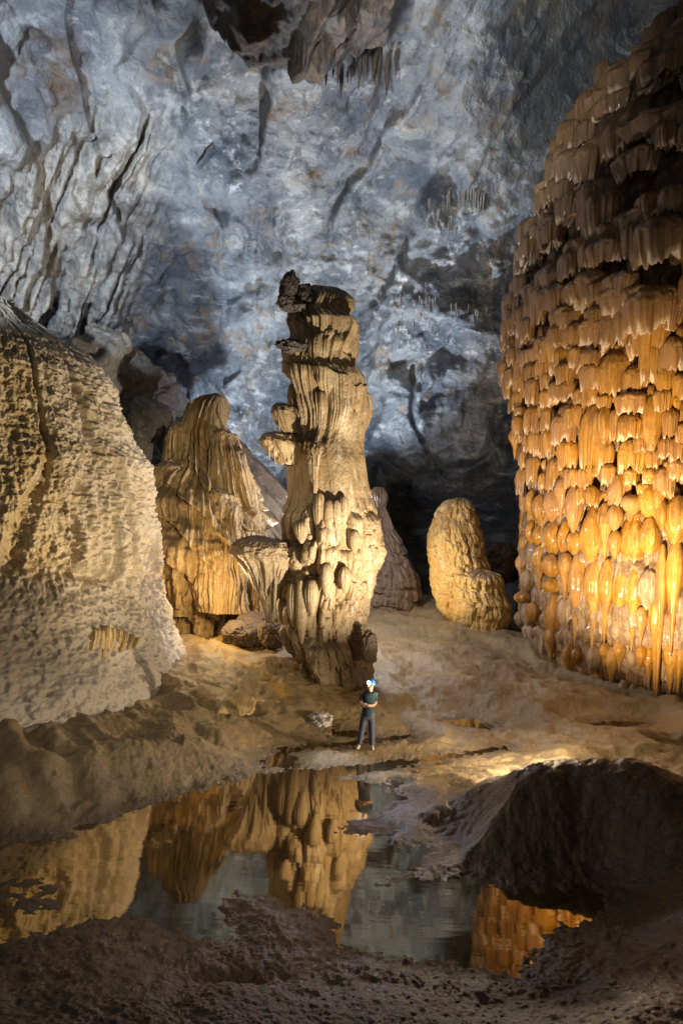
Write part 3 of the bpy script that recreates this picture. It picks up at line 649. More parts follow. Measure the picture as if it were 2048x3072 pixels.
# unit templates hanging from (0,0,0), facing -y
def tmpl_canopy(seed, nu=150, nv=34):
    rs = np.random.RandomState(seed)
    T, t = np.meshgrid(np.linspace(-math.pi, math.pi, nu, endpoint=False), np.linspace(0, 1, nv), indexing='ij')
    cx, sx = np.sin(T), np.cos(T)
    dome = .26 + .1 * rs.rand()
    r = np.where(t < dome, np.sqrt(np.clip(1 - (1 - t / dome) ** 2, 0, 1)), 1 - (.10 + .16 * rs.rand()) * ((t - dome) / (1 - dome)) ** 1.3)
    L = .80 + .18 * vn(cx * 2.2, sx * 2.2, Z0(T), seed) + .13 * vn(cx * 7, sx * 7, Z0(T), seed + 1.0) + .07 * vn(cx * 16, sx * 16, Z0(T), seed + 1.5)
    r = r * .5 * (1 + .30 * fbm(cx * 1.6, sx * 1.6, t * .5, 2, seed + 2.0))
    r = r + sst(.12, .5, t) * (.042 * ridged(cx * 4.5, sx * 4.5, t * .35, 2, seed + 3.0) + .020 * ridged(cx * 11, sx * 11, t * .4, 2, seed + 4.0))
    r = r + .05 * fbm(cx * 5, sx * 5, t * 9, 3, seed + 5.0, .7) * sst(.6, .2, t) * sst(0, .05, t)
    z = -t * np.where(t > dome, dome / np.maximum(t, .01) + (1 - dome / np.maximum(t, .01)) * L, 1) 
    tip = sst(.80, 1.02, t + .22 * vn(cx * 6, sx * 6, t, seed + 6.0)) * sst(-.1, .3, vn(cx * 2, sx * 2, Z0(T), seed + 7.0)) * .9
    V = np.stack([r * cx, -r * sx, z], -1)
    inner = np.stack([r[:, -1] * .82 * cx[:, -1], -r[:, -1] * .82 * sx[:, -1], z[:, -1] + .03], -1)
    inner2 = np.stack([r[:, -1] * .3 * cx[:, -1], -r[:, -1] * .3 * sx[:, -1], np.full(nu, -.55)], -1)
    V = np.concatenate([V, inner[:, None], inner2[:, None]], 1); tip = np.concatenate([tip, tip[:, -1:], tip[:, -1:]], 1)
    return V.reshape(-1, 3), grid_faces(nu, nv + 2, True, flip=True), tip.reshape(-1)
def tmpl_bulb(seed, nu=48, nv=40):
    rs = np.random.RandomState(seed)
    T, t = np.meshgrid(np.linspace(-math.pi, math.pi, nu, endpoint=False), np.linspace(0, 1, nv), indexing='ij')
    cx, sx = np.sin(T), np.cos(T)
    k = rs.uniform(.42, .75); peak = rs.uniform(.38, .62)
    e = math.log(.5) / math.log(peak)
    r = .5 * np.sin(np.pi * np.clip(t, 0, 1) ** e) ** k
    tail = rs.uniform(0, .2)
    r = np.maximum(r, tail * sst(.4, .8, t) * (1 - t) ** .5)
    r = r * (1 + .24 * fbm(cx * 1.3, sx * 1.3, t * 1.6, 2, seed)) + .026 * ridged(cx * 3, sx * 3, t * .4, 2, seed + 2.0) * np.sin(np.pi * t) + .020 * fbm(cx * 6, sx * 6, t * 8, 3, seed + 4.0, .7) * np.sin(np.pi * t)
    V = np.stack([r * cx, -r * sx, -t], -1)
    return V.reshape(-1, 3), grid_faces(nu, nv, True, flip=True), (sst(.9, 1, t) * .3 * rs.rand()).reshape(-1)
def tmpl_necked(seed, nu=48, nv=52):
    """bulb drawn out into a long pointed neck"""
    rs = np.random.RandomState(seed)
    T, t = np.meshgrid(np.linspace(-math.pi, math.pi, nu, endpoint=False), np.linspace(0, 1, nv), indexing='ij')
    cx, sx = np.sin(T), np.cos(T)
    pts = np.array([(0, 0), (.04, .22), (.12, .38), (.25, .5), (.38, .46), (.52, .30), (.68, .17), (.85, .10), (1, .03)])
    r = np.interp(t + .04 * rs.rand(), pts[:, 0], pts[:, 1]); 
    r = r * (1 + .2 * fbm(cx * 1.5, sx * 1.5, t * 2.5, 3, seed)) + .03 * ridged(cx * 3, sx * 3, t * .4, 2, seed + 2.0) * (1 - t) * sst(0, .1, t)
    return np.stack([r * cx, -r * sx, -t], -1).reshape(-1, 3), grid_faces(nu, nv, True, flip=True), (0 * t).reshape(-1)
CAN = [tmpl_canopy(s) for s in range(100, 108)]
BUL = [tmpl_bulb(s) for s in range(200, 207)]
NEC = [tmpl_necked(s) for s in range(300, 303)]
def tm(tp, mt=None):
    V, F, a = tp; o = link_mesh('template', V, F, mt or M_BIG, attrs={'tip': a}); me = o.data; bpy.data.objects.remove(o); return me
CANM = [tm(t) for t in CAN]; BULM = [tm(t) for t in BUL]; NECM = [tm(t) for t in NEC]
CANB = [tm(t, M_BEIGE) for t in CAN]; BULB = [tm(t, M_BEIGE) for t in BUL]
inst = []     # (kind, template index, theta, z top, width, height, depth scale, out)
rs = np.random.RandomState(5)
AZC = math.atan2(AX, AY)               # view direction to the axis
def big_rows():
    z = EZ[0, 0] - .3
    while z > 12.4:
        w, h = rs.uniform(1.1, 1.7), rs.uniform(1.0, 1.25)
        rr = big_r(z - h * .5); th = -1.8 + rs.rand() * .1; drift = rs.rand() * 6; big = 0
        while th < .7:
            ww = w * rs.choice([.6, .8, 1.0, 1.3, 1.9]) * rs.uniform(.85, 1.15); hh = h * rs.choice([.8, .95, 1.15, 1.5]) * rs.uniform(.9, 1.1)
            zz = z + .55 * h * math.sin(th * 4 + drift) + rs.uniform(-.3, .3) * h
            if rs.rand() < .03: th += .5 * ww / rr; continue
            if th < -.75: ww *= .55; hh *= .9
            inst.append(('can', rs.randint(0, 99), th, zz, ww, hh, rs.uniform(-.10, .10), rs.uniform(.02, .24)))
            th += ww * rs.uniform(.70, 1.0) / rr
        z -= h * .9
big_rows()
# drips read off the photograph: centre x, top, foot, width (photo crops at two scales)
C5 = [(780,80,240,240),(640,120,300,180),(900,90,235,200),(1060,110,250,170),(1200,125,262,190),(1060,250,550,220),(1270,320,590,240),(860,350,550,240),(760,390,550,150),(630,400,570,160),(660,280,410,190),(480,230,350,110),(480,110,240,110),(390,50,210,90),(430,360,530,110),(365,400,580,80),
 (520,500,640,110),(620,560,740,120),(760,560,720,130),(880,590,700,110),(1040,600,900,200),(1190,700,880,170),(1320,480,800,130),(1470,480,720,200),(880,690,860,130),(690,690,830,130),(520,650,780,110),(440,700,800,80),(540,760,870,100),(450,800,980,95),(640,820,960,110),(710,810,950,100),
 (540,880,1010,100),(870,820,980,120),(790,870,980,90),(1180,900,1050,170),(1340,900,1300,130),(980,920,1010,80),(720,980,1150,200),(880,980,1400,190),(1060,1020,1220,90),(1170,1060,1230,140),(440,1010,1180,90),(540,1010,1170,90),(670,1060,1260,160),(980,1000,1260,90),(370,1010,1070,60),
 (355,1080,1210,70),(320,1170,1380,60),(400,1180,1320,60),(460,1180,1330,80),(540,1170,1340,90),(390,1330,1450,60),(450,1370,1550,80),(590,1380,1590,130),(700,1250,1430,140),(1170,1250,1460,130),(1330,1300,1460,80),(1320,1450,1560,75),(1180,1460,1570,75),(840,1450,1590,75),(890,1430,1590,50),
 (740,1450,1580,110),(1075,1490,1710,120),(360,1460,1630,70),(520,1490,1600,50),(890,1590,1720,55),(830,1590,1710,50),(300,270,360,60),(370,290,380,60),(295,380,500,60),(285,490,590,40),(280,600,680,40),(330,580,700,70),(375,580,700,60),(265,680,800,60),(350,680,760,90),(350,770,880,90),
 (290,840,950,60),(345,890,1020,60),(310,950,1050,40),(1430,700,900,110),(1520,760,930,90),(1520,900,1120,50),(1470,1020,1200,90),(1430,1220,1370,90),(1520,1230,1400,90),(1500,1390,1530,120),(1560,1120,1260,80),(1240,1220,1330,80),(1420,880,1030,110),(1260,1560,1640,70),(1420,1450,1640,110),(1000,1420,1560,90),(960,1250,1420,110)]
C8 = [(950,95,345,85),(1045,205,510,110),(1130,200,510,70),(1185,205,345,70),(1270,255,500,125),(1270,150,255,95),(1265,0,95,60),(1375,90,275,105),(1380,0,90,60),(1380,275,470,90),(1050,100,210,50),(1190,30,200,90),(735,145,310,90),(810,110,290,95),(880,60,290,60),(735,315,430,70),(735,430,700,75),
 (810,295,485,100),(810,480,610,90),(885,290,475,70),(935,350,480,80),(885,475,725,75),(815,610,690,85),(810,690,900,110),(880,730,880,60),(950,480,970,80),(1045,510,975,95),(1125,510,960,70),(1205,560,960,75),(1270,560,1000,85),(1370,565,780,90),(1335,780,980,50),(1050,985,1130,65),(1120,975,1130,45),
 (1205,970,1130,50),(1272,1005,1125,60),(1325,985,1110,55),(915,975,1115,55),(970,990,1100,50),(820,890,1080,60),(775,905,1060,60),(735,935,1065,60),(990,1130,1240,45),(930,1120,1185,30),(1235,1180,1290,40),(1280,1200,1310,40),(840,1095,1155,50),(1530,150,420,110),(1520,400,1000,75),(1495,960,1260,70),(1410,620,1250,62),(1445,430,1260,55),
 (1550,960,1270,60),(1160,1000,1230,60),(1370,1000,1220,50),(1080,1120,1230,60),(640,0,135,60),(650,250,390,50),(655,360,475,45),(640,480,660,55),(680,570,690,55),(640,690,750,40),(680,690,760,60),(720,750,850,60),(690,750,870,70),(645,790,880,50),(690,870,940,60),(695,940,1010,50),(1180,345,500,70),(1430,90,250,60),(1450,180,330,60),(700,120,260,60),(700,300,420,50)]
def big_hit(px, py):
    best = None
    for Y in np.arange(13, 27, .05):
        q = P(px, py, Y); e = math.hypot(q[0] - AX, q[1] - AY) - big_r(q[2])
        if best is None or e < best[0]: best = (e, Y)
        if e < 0: break
    return best[1]
def big_photo(lst, ox, oy, k):
    for n, (cx, a, b, w) in enumerate(lst):
        px, p0, p1, wp = ox + cx * k, oy + a * k, oy + b * k, w * k
        Y = big_hit(px, (p0 + p1) / 2); q0, q1 = P(px, p0, Y), P(px, p1, Y); ww = wp * Y / FPX; hh = q0[2] - q1[2]
        al = math.atan2(q0[0] - AX, AY - q0[1]); th = al + AZC
        asp = hh / ww
        if oy < 1000 and asp < 2.6: kind = 'can'; ww *= 1.12
        elif asp > 3.1: kind = 'nec'
        else: kind = 'bulb' if (asp > 1.25 or n % 3) else 'can'
        inst.append((kind, rs.randint(0, 99), th, q0[2], ww * (1.14 if kind == 'can' else 1.2 if kind == 'bulb' else 1.3), hh * (1.28 if kind == 'can' else 1.1), rs.uniform(-.05, .05), rs.uniform(.0, .22)))
def filler():
    z = 13.2
    while z > .6:
        f = z / 13.2; th = -1.75
        while th < .6:
            ww = rs.uniform(.28, .6) * (1 if th > -.8 else .7); hh = rs.uniform(.5, 1.0) * (1.5 - .5 * f)
            hh = min(hh, max(.3, z - .1))
            inst.append(('can' if rs.rand() < .2 + 1.6 * f else 'bulb', rs.randint(0, 99), th, z + rs.uniform(-.35, .35), ww, hh, rs.uniform(-.1, .1), rs.uniform(-.34, -.14)))
            th += ww * rs.uniform(.9, 2.2) / big_r(z)
        z -= rs.uniform(.7, 1.0)
filler()
big_photo(C5, 1400, 800, .4133)
big_photo(C8, 1200, 1400, .541)
# a few long curtains and named big drips seen low on the front
cand = []
for (kind, ti, th, zz, ww, hh, ro, outw) in inst:
    r = big_r(zz - hh * .55)
    a = th - AZC                      # angle about the axis, 0 = toward -y
    dsc = max(ww * (.8 if kind == 'can' else .95), .55)
    rc = r - dsc * .5 + outw - .02
    x = AX + rc * math.sin(a); y = AY - rc * math.cos(a)
    lst = {'can': CANM, 'bulb': BULM, 'nec': NECM}[kind]
    mtx = Matrix.Translation((x, y, zz)) @ Matrix.Rotation(-a * -1, 4, 'Z') @ Matrix.Rotation(ro * .5, 4, 'Y') @ Matrix.Diagonal((ww, dsc, hh, 1))
    px, py = project(x, y, zz - hh / 2)
    vis = (-60 < px < 2090) and (-100 < py < 3072) and th > -1.5 and th < 1.2
    beige = (outw < -.1 and zz < 6) or (kind != 'nec' and ww < .85 and (ti * 37) % 10 < 4 and zz < 5)
    if beige and kind != 'nec': lst = CANB if kind == 'can' else BULB
    cand.append((ww * hh * max(.05, math.cos(th)) if vis and px < 2048 else 0, kind, lst[ti % len(lst)], mtx, (CAN, BUL, NEC)[('can', 'bulb', 'nec').index(kind)][ti % len(lst)], beige and kind != 'nec'))
cand.sort(key=lambda c: -c[0])
NAMES = {'can': 'fringed_canopy', 'bulb': 'drip_bulb', 'nec': 'necked_drip'}
cnt = {'can': 0, 'bulb': 0, 'nec': 0}
rest = []
for c in cand:
    if c[0] > 0 and cnt[c[1]] < 98:
        cnt[c[1]] += 1
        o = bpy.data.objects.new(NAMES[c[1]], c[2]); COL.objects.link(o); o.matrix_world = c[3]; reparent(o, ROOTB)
    else: rest.append(c)
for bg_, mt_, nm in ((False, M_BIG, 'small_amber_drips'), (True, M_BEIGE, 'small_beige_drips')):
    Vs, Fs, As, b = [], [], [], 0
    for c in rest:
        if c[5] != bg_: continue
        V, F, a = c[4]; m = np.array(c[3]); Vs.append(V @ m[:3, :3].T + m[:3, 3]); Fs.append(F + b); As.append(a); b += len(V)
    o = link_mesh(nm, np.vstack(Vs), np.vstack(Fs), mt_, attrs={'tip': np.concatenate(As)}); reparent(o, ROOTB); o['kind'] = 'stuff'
print('BIG', cnt, len(rest))

# ------------------------------------------------------------------ left mound
YM = 20.0
LPROF = [(900, -80, 30), (931, -160, 70), (949, -200, 100), (985, -240, 152), (1016, -290, 214), (1043, -320, 259), (1087, -350, 312), (1132, -380, 344), (1208, -400, 366), (1266, -410, 388), (1324, -420, 406), (1373, -430, 440), (1458, -430, 446),
         (1525, -440, 455), (1592, -440, 473), (1640, -450, 476), (1699, -460, 472), (1741, -480, 474), (1786, -490, 492), (1848, -500, 509), (1888, -510, 520), (1933, -520, 536), (1969, -520, 545), (2036, -530, 549), (2080, -540, 562), (2125, -545, 560), (2160, -550, 552), (2230, -550, 550)]
ROOTL = empty('flowstone_mound', (*P(50, 2100, YM)[:2], .6), 'broad tan flowstone mound with knobbly popcorn surface along the left edge', 'flowstone mound')
zm = lambda py: P(200, py, YM - 4)[2]
def mdisp(T, S, Z, Rg, v):
    cx, sx = circ(T, 5)
    lob = .35 * fbm(cx / 2.6, sx / 2.6, Z / 3.4, 3, 90.0)
    w = T * 5 + .2 * fbm(cx, sx, Z, 2, 91.0)
    # lower apron bulging forward below a slanting ledge
    lip = zm(1625) - .55 * (S - -1.5) * .35
    ap = (1.35 * sst(.12, -.85, Z - lip + .15 * fbm(cx, sx, Z0(T), 2, 96.0)) + .95 * sst(.2, -2.6, Z - lip)) * sst(1.45, .3, T)
    up = sst(-.2, .2, Z - lip)
    ap = ap - .34 * np.exp(-((Z - lip - .12) / .16) ** 2) * sst(1.3, .9, T)
    d1 = drips(w, Z, .75, 1.1, 41, .25) * .08 * up + .22 * fbm(cx * .9, sx * .9, Z * .9, 3, 98.0)  + drips(w + .3, Z + .2, .26, .30, 43, .3) * .05 * (.3 + .7 * up)
    rug = .11 * (1 - 2 * np.abs(fbm(cx * 4.2, sx * 4.2, Z * 4.2, 3, 92.5))) + .10 * fbm(cx * 2.6, sx * 2.6, Z * 2.6, 4, 92.0, .62) + .045 * ridged(cx * 5.5, sx * 5.5, Z * 5.5, 3, 93.0)
    q1, q2, qi = worley(w / .20 + .2 * fbm(cx * 3, sx * 3, Z * 3, 2, 97.0), Z / .17, 47)
    q3, q4, qj = worley(w / .10, Z / .085, 49)
    rug = rug + .085 * np.clip(.75 - q1, 0, 1) * (.5 + qi) * sst(-.4, .4, fbm(cx * .8, sx * .8, Z * .8, 2, 99.0)) * 1.3 + .035 * np.clip(.75 - q3, 0, 1)
    vr = -.32 * sst(.14, .02, np.abs(fbm(cx * .7, sx * .7, Z * .12, 2, 94.0))) * up
    foot = drips(w, Z + .1, .34, .75, 45, .3) * .08 * sst(zm(1950), zm(2050), Z)
    return lob + ap + d1 + rug + vr + foot - .22, Z0(T)
def ml_tip(T, S, Z, Rg, v):
    cx, sx = circ(T, 5)
    return np.clip(.75 * sst(zm(1880), zm(2060), Z + .5 * fbm(cx, sx, Z, 3, 95.0)) + .45 * sst(.6, 1.0, T) , 0, 1)
o = shaft('mound_body', LPROF, YM, 820, 760, mdisp, M_MOUND, sm=4, attr={'tip': ml_tip, 'grey': lambda T, S, Z, Rg, v: .9 * np.maximum(sst(.5, -.9, Z + .5 * fbm(T * 6, Z, Z0(T), 4, 95.5, .6) - (zm(1625) - .55 * (S + 1.5) * .35)), .8 * sst(zm(1130), zm(960), Z))}); reparent(o, ROOTL)  # greyer apron and crest: their dimness under the low lamps is painted in
MOUND = o
M_DRAP = mat_flow('yellow_drapery', (.46, .33, .15), (.36, .24, .09), (.56, .45, .26), rough=.5, mudamt=.3)
def surf_y(ob, px, py, rad=9):
    n = len(ob.data.vertices); co = np.empty(n * 3, np.float32); ob.data.vertices.foreach_get('co', co); co = co.reshape(-1, 3)
    qx, qy = project(co[:, 0], np.maximum(co[:, 1], 3), co[:, 2]); m = (np.abs(qx - px) < rad) & (np.abs(qy - py) < rad)
    return float(np.min(co[m, 1]))
for i, (px, y0, y1, w) in enumerate(((282, 1885, 1960, 34), (300, 1890, 1975, 26), (318, 1880, 1988, 30), (334, 1885, 1970, 24), (352, 1888, 1960, 30), (372, 1895, 1955, 28), (392, 1905, 1950, 26), (408, 1912, 1945, 24))):
    t = np.linspace(0, 1, 40); YD = surf_y(MOUND, px, y0 + 10), surf_y(MOUND, px - 10, y1)
    A = np.array([P(px - 10 * q, y0 + (y1 - y0) * q, YD[0] + (YD[1] - YD[0]) * q + .24) for q in t])
    rad = w * 15.2 / FPX * .56 * np.sin(np.pi * np.clip(t * .9 + .06, 0, 1) ** .6) ** .7 + .01
    reparent(revolve('drapery_fold', A[:, 0], A[:, 1], A[:, 2], rad, 40, lambda T, S, Z, Rg, v: (Rg * .25 * ridged(np.sin(T) * 2.5, np.cos(T) * 2.5, Z * .4, 2, i), Z0(T)), M_DRAP), ROOTL)

# ------------------------------------------------------------------ back left cascade
YB = 26.0
ROOTK = empty('flowstone_cascade', (*P(600, 1820, YB)[:2], .5), 'golden fan shaped flowstone cascade with vertical flutes behind the left mound', 'flowstone cascade')
KP = [(1183, 636, 664), (1192, 600, 676), (1215, 566, 677), (1250, 552, 674), (1285, 536, 676), (1300, 522, 684), (1340, 512, 700), (1400, 500, 724), (1480, 460, 760), (1560, 430, 800), (1640, 420, 820), (1720, 420, 810), (1780, 425, 780), (1830, 430, 750), (1880, 430, 740)]
def kdisp(T, S, Z, Rg, v):
    cx, sx = circ(T, 3)
    w = T * 3.0 + .1 * fbm(cx, sx, Z, 2, 101.0)
    fl = .24 * ridged(w / .42, Z / 5, Z0(w), 2, 102.0) + .12 * ridged(w / .17, Z / 4, Z0(w), 2, 103.0)
    # slanting ledges, each shelf overhanging the one below
    q = (Z * .8 + .72 * w + .25 * fbm(cx, sx, Z, 2, 104.0)) / 1.15
    saw = q - np.floor(q)
    led = .42 * (1 - saw) ** 1.2 * sst(0, .08, saw) * sst(zc(1180), zc(1420), Z)
    dr = drips(w, Z, .5, 1.4, 51, .1) * .14
    return .5 * fl * sst(.3, 1.2, Rg) + (fl + led + dr + .9 * fbm(cx / 2, sx / 2, Z / 2, 3, 105.0) + .25 * fbm(cx * 1.5, sx * 1.5, Z * 1.5, 3, 106.0) - .55) * np.clip(Rg / 2.2, .15, 1), Z0(T)
reparent(shaft('cascade_body', KP, YB, 420, 420, kdisp, M_CASC, sm=2), ROOTK)
def kd2(T, S, Z, Rg, v):
    cx, sx = circ(T, 1.2); w = T * 1.2 + .1 * fbm(cx * 2, sx * 2, Z * 2, 2, 107.0)
    return (.16 * ridged(w / .22, Z / 4, Z0(w), 2, 108.0) + .10 * ridged(w / .09, Z / 3, Z0(w), 2, 109.0)) * sst(0, .3, v) + .3 * Rg * fbm(cx * 1.2, sx * 1.2, Z * .9, 3, 110.0) + .12 * fbm(cx * 4, sx * 4, Z * 4, 3, 111.5) * sst(.4, 0, v) - .05, .25 * fbm(cx * 1.5, sx * 1.5, Z0(T), 2, 112.0) * sst(.5, 0, v)
for Yt, pr in ((25.2, [(1276, 520, 540), (1286, 508, 556), (1310, 500, 566), (1350, 498, 572), (1420, 492, 585), (1500, 490, 600)]), (25.0, [(1296, 640, 690), (1306, 630, 712), (1360, 630, 728), (1450, 636, 750), (1520, 640, 770)]),
               (24.3, [(1476, 600, 700), (1488, 586, 722), (1560, 582, 732), (1700, 588, 742), (1830, 592, 742)]), (24.5, [(1392, 480, 540), (1405, 464, 562), (1500, 450, 572), (1650, 442, 574), (1840, 440, 566)]), (24.9, [(1590, 690, 770), (1600, 682, 792), (1680, 690, 790), (1840, 700, 780)])):
    reparent(shaft('cascade_tier', pr, Yt, 240, 240, kd2, M_CASC, sm=2), ROOTK)
# dipping rock beds leaning on the back wall beside the cascade
def slab(name, c, size, rot, mat, seed, label, cat, group=None, rough=.12):
    n = 26; Vs = []; Fs = []; b = 0
    g = np.linspace(-1, 1, n)
    for ax in range(3):
        for sgn in (-1, 1):
            A, Bm = np.meshgrid(g, g, indexing='ij'); C = np.full(A.shape, float(sgn))
            arr = [None] * 3; arr[ax] = C; arr[(ax + 1) % 3] = A; arr[(ax + 2) % 3] = Bm
            Vs.append(np.stack(arr, -1).reshape(-1, 3)); Fs.append(grid_faces(n, n, flip=(sgn < 0)) + b); b += n * n
    V = np.vstack(Vs); F = np.vstack(Fs)
    L = np.linalg.norm(V ** 6, ord=1, axis=1) ** (1 / 6.0); V = V / L[:, None] ** .9
    V = V * np.array(size) * .5
    q = V + np.array([seed * 3.3, 0, 0])
    nrm = V / (np.linalg.norm(V, axis=1, keepdims=True) + 1e-6)
    dd = rough * min(size) * (fbm(q[:, 0] * 1.3, q[:, 1] * 1.3, q[:, 2] * 1.3, 4, seed, .6) * 1.6 + .5 * ridged(q[:, 0] * 2.5, q[:, 1] * 2.5, q[:, 2] * 2.5, 3, seed + 1.0))
    V = V + nrm * dd[:, None]
    m = np.array(Matrix.Rotation(rot[2], 3, 'Z') @ Matrix.Rotation(rot[1], 3, 'Y') @ Matrix.Rotation(rot[0], 3, 'X'))
    V = V @ m.T
    o = link_mesh(name, V, F, mat)
    o.location = [float(x) for x in c]
    import bmesh
    bm = bmesh.new(); bm.from_mesh(o.data); bmesh.ops.remove_doubles(bm, verts=bm.verts, dist=1e-4); bm.to_mesh(o.data); bm.free()
    return tag(o, label, cat, group)
M_BED = mat_flow('bedded_limestone', (.30, .235, .15), (.19, .145, .095), (.36, .33, .29), rough=.65, vstretch=1, mudamt=.4)
M_GREY = mat_flow('grey_block', (.30, .29, .27), (.20, .18, .155), (.46, .45, .43), rough=.65, vstretch=1, mudamt=.5)
beds = [((800, 1570), 28.5, (5.6, 2.5, .8), R(50), 'lowest tilted limestone bed sloping down toward the column foot', M_BED),
        ((770, 1480), 29.3, (6, 2.5, .9), R(46), 'middle tilted limestone bed between cascade and column', M_BED),
        ((740, 1400), 30, (5.6, 2.5, 1.0), R(44), 'upper brown tilted limestone bed right of the cascade top', M_BED)]
for i, (p, Y, sz, ro, lab, mt) in enumerate(beds):
    slab('rock_bed', P(*p, Y), sz, (0, ro, R(8 * i - 6)), mt, 3 + i, lab, 'rock bed', 'tilted rock beds behind the cascade', .30)
blocks = [((440, 1300), 28.5, (1.8, 1.6, 2.8), R(18), 'tall pale grey block leaning beside the mound crest'), ((480, 1205), 29.5, (2.1, 1.6, 2.1), R(-25), 'dark squarish rock block above the cascade shoulder'),
          ((410, 1400), 27.5, (1.6, 1.6, 2.3), R(24), 'narrow pale block wedged low between mound and cascade'), ((520, 1340), 29, (1.8, 1.6, 2.1), R(-12), 'brown block touching the left flank of the cascade'),
          ((330, 1085), 28, (2.5, 2, 2.2), R(14), 'pale craggy block just above the mound shoulder'), ((395, 1165), 29, (1.9, 2, 2.7), R(-10), 'grey upright block between mound shoulder and shadowed recess')]
for i, (p, Y, sz, ro, lab) in enumerate(blocks):
    slab('rock_block', P(*p, Y), sz, (R(6 * i), ro, R(20 * i)), M_GREY, 13 + i, lab, 'rock block', 'fallen blocks above the cascade', .16)

# ------------------------------------------------------------------ twin stalagmite on the right
YS = 28.0
ROOTS = empty('stalagmite', (*P(1400, 1860, YS)[:2], 1.0), 'squat yellow two tiered stalagmite standing beyond the big amber column', 'stalagmite')
S1 = [(1496, 1372, 1396), (1501, 1345, 1408), (1515, 1325, 1420), (1541, 1302, 1428), (1567, 1296, 1434), (1590, 1288, 1442), (1615, 1283, 1448), (1656, 1282, 1455), (1688, 1286, 1466), (1726, 1291, 1470), (1774, 1296, 1475), (1819, 1306, 1480), (1845, 1322, 1480), (1890, 1330, 1480)]
S2 = [(1712, 1420, 1470), (1718, 1385, 1495), (1728, 1365, 1503), (1745, 1358, 1507), (1774, 1356, 1512), (1806, 1356, 1532), (1841, 1357, 1533), (1866, 1360, 1520), (1900, 1364, 1510)]
zs = lambda py: P(1400, py, YS)[2]
def sdisp(seed):
    def f(T, S, Z, Rg, v):
        cx, sx = circ(T, 1.3)
        w = T * 1.3 + .08 * fbm(cx * 2, sx * 2, Z * 2, 2, seed)
        d = drips(w, Z + .2 * w, .38, .52, int(seed), .15) * .17 + drips(w, Z, .17, .3, int(seed) + 3, .2) * .06
        fl = (.05 * ridged(w / .16, Z / 2, Z0(w), 2, seed + 2.0) + .03 * ridged(w / .07, Z / 1.5, Z0(w), 2, seed + 3.0)) * sst(.45, .75, v)
        return d + fl + .12 * fbm(cx, sx, Z, 3, seed + 4.0) - .14, Z0(T)
    return f
reparent(shaft('upper_tier', S1, YS + .7, 320, 360, sdisp(61), M_STAL, sm=2), ROOTS)
reparent(shaft('lower_tier', S2, YS - .5, 320, 260, sdisp(67), M_STAL, sm=2), ROOTS)
# dim stalagmite half hidden behind the centre column
ROOTD = empty('stalagmite', (*P(1170, 1690, 30)[:2], 1.4), 'dim brown stalagmite half hidden behind the right flank of the cream column', 'stalagmite')
D1 = [(1462, 1128, 1146), (1470, 1118, 1156), (1490, 1108, 1162), (1506, 1110, 1160), (1520, 1118, 1152), (1545, 1112, 1164), (1580, 1098, 1178), (1620, 1080, 1200), (1660, 1060, 1218), (1690, 1050, 1236), (1720, 1040, 1250), (1830, 1030, 1260)]
reparent(shaft('stalagmite_body', D1, 30, 220, 260, sdisp(73), mat_flow('brown_flowstone', (.17, .115, .07), (.11, .075, .05), (.22, .17, .12), rough=.6), sm=2), ROOTD)

# ------------------------------------------------------------------ boulders and loose rocks
def boulder(name, px, py, Y, rx, ry, mat, seed, label, amp=.22, fq=3.0, tip=None, depth=1.0):
    c = P(px, py, Y); k = Y / FPX; nu, nv = 150, 100
    T, Ph = np.meshgrid(np.linspace(-math.pi, math.pi, nu, endpoint=False), np.linspace(-math.pi / 2, math.pi / 2, nv), indexing='ij')
    x = np.sin(T) * np.cos(Ph); y = -np.cos(T) * np.cos(Ph); z = np.sin(Ph)
    n = fbm(x * fq * .4 + seed, y * fq * .4, z * fq * .4, 2, seed) * 1.3 + .8 * fbm(x * fq * 1.4, y * fq * 1.4, z * fq * 1.4 + seed, 4, seed + 2, .6) + .35 * ridged(x * fq * 3, y * fq * 3, z * fq * 3, 2, seed + 4)
    rr = 1 + amp * n
    V = np.stack([x * rx * k * rr, y * rx * k * rr * depth, z * ry * k * rr], -1).reshape(-1, 3)
    o = link_mesh(name, V, grid_faces(nu, nv, True), mat, attrs={'tip': np.full(len(V), tip or 0.0)})
    o.location = [float(a) for a in c]
    return tag(o, label, 'boulder' if rx > 30 else 'rock')
boulder('boulder', 585, 1862, 26.0, 88, 62, M_WROCK, 3, 'pale rounded boulder at the far edge of the small back pool', .2, 5)
boulder('boulder', 730, 1905, 22.6, 62, 42, M_ROCK, 9, 'dark brown boulder nearest the small back pool, left of the column foot')
boulder('boulder', 765, 1880, 23.4, 55, 42, M_ROCK, 12, 'dark boulder peeking up behind two others beside the column foot')
boulder('boulder', 815, 1900, 22.0, 42, 46, M_ROCK, 15, 'brown lumpy boulder touching the left foot of the cream column')
boulder('boulder', 1510, 1690, 33, 60, 62, mat_flow('red_brown_boulder', (.20, .12, .08), (.13, .08, .055), (.28, .18, .12), rough=.6), 21, 'dim reddish boulder between the squat stalagmite and the amber column')
boulder('rock', 962, 2165, 17.2, 34, 24, M_WROCK, 27, 'small pale jagged rock on the mud left of the person', .3, 4)
boulder('rock', 1106, 1938, 19.3, 24, 40, M_ROCK, 33, 'small brown stump of rock at the right foot of the cream column', .25, 3)
boulder('rock', 575, 2160, 16.6, 26, 12, M_ROCK, 37, 'flat brown rock wedged under the right foot of the tan mound', .25, 3)
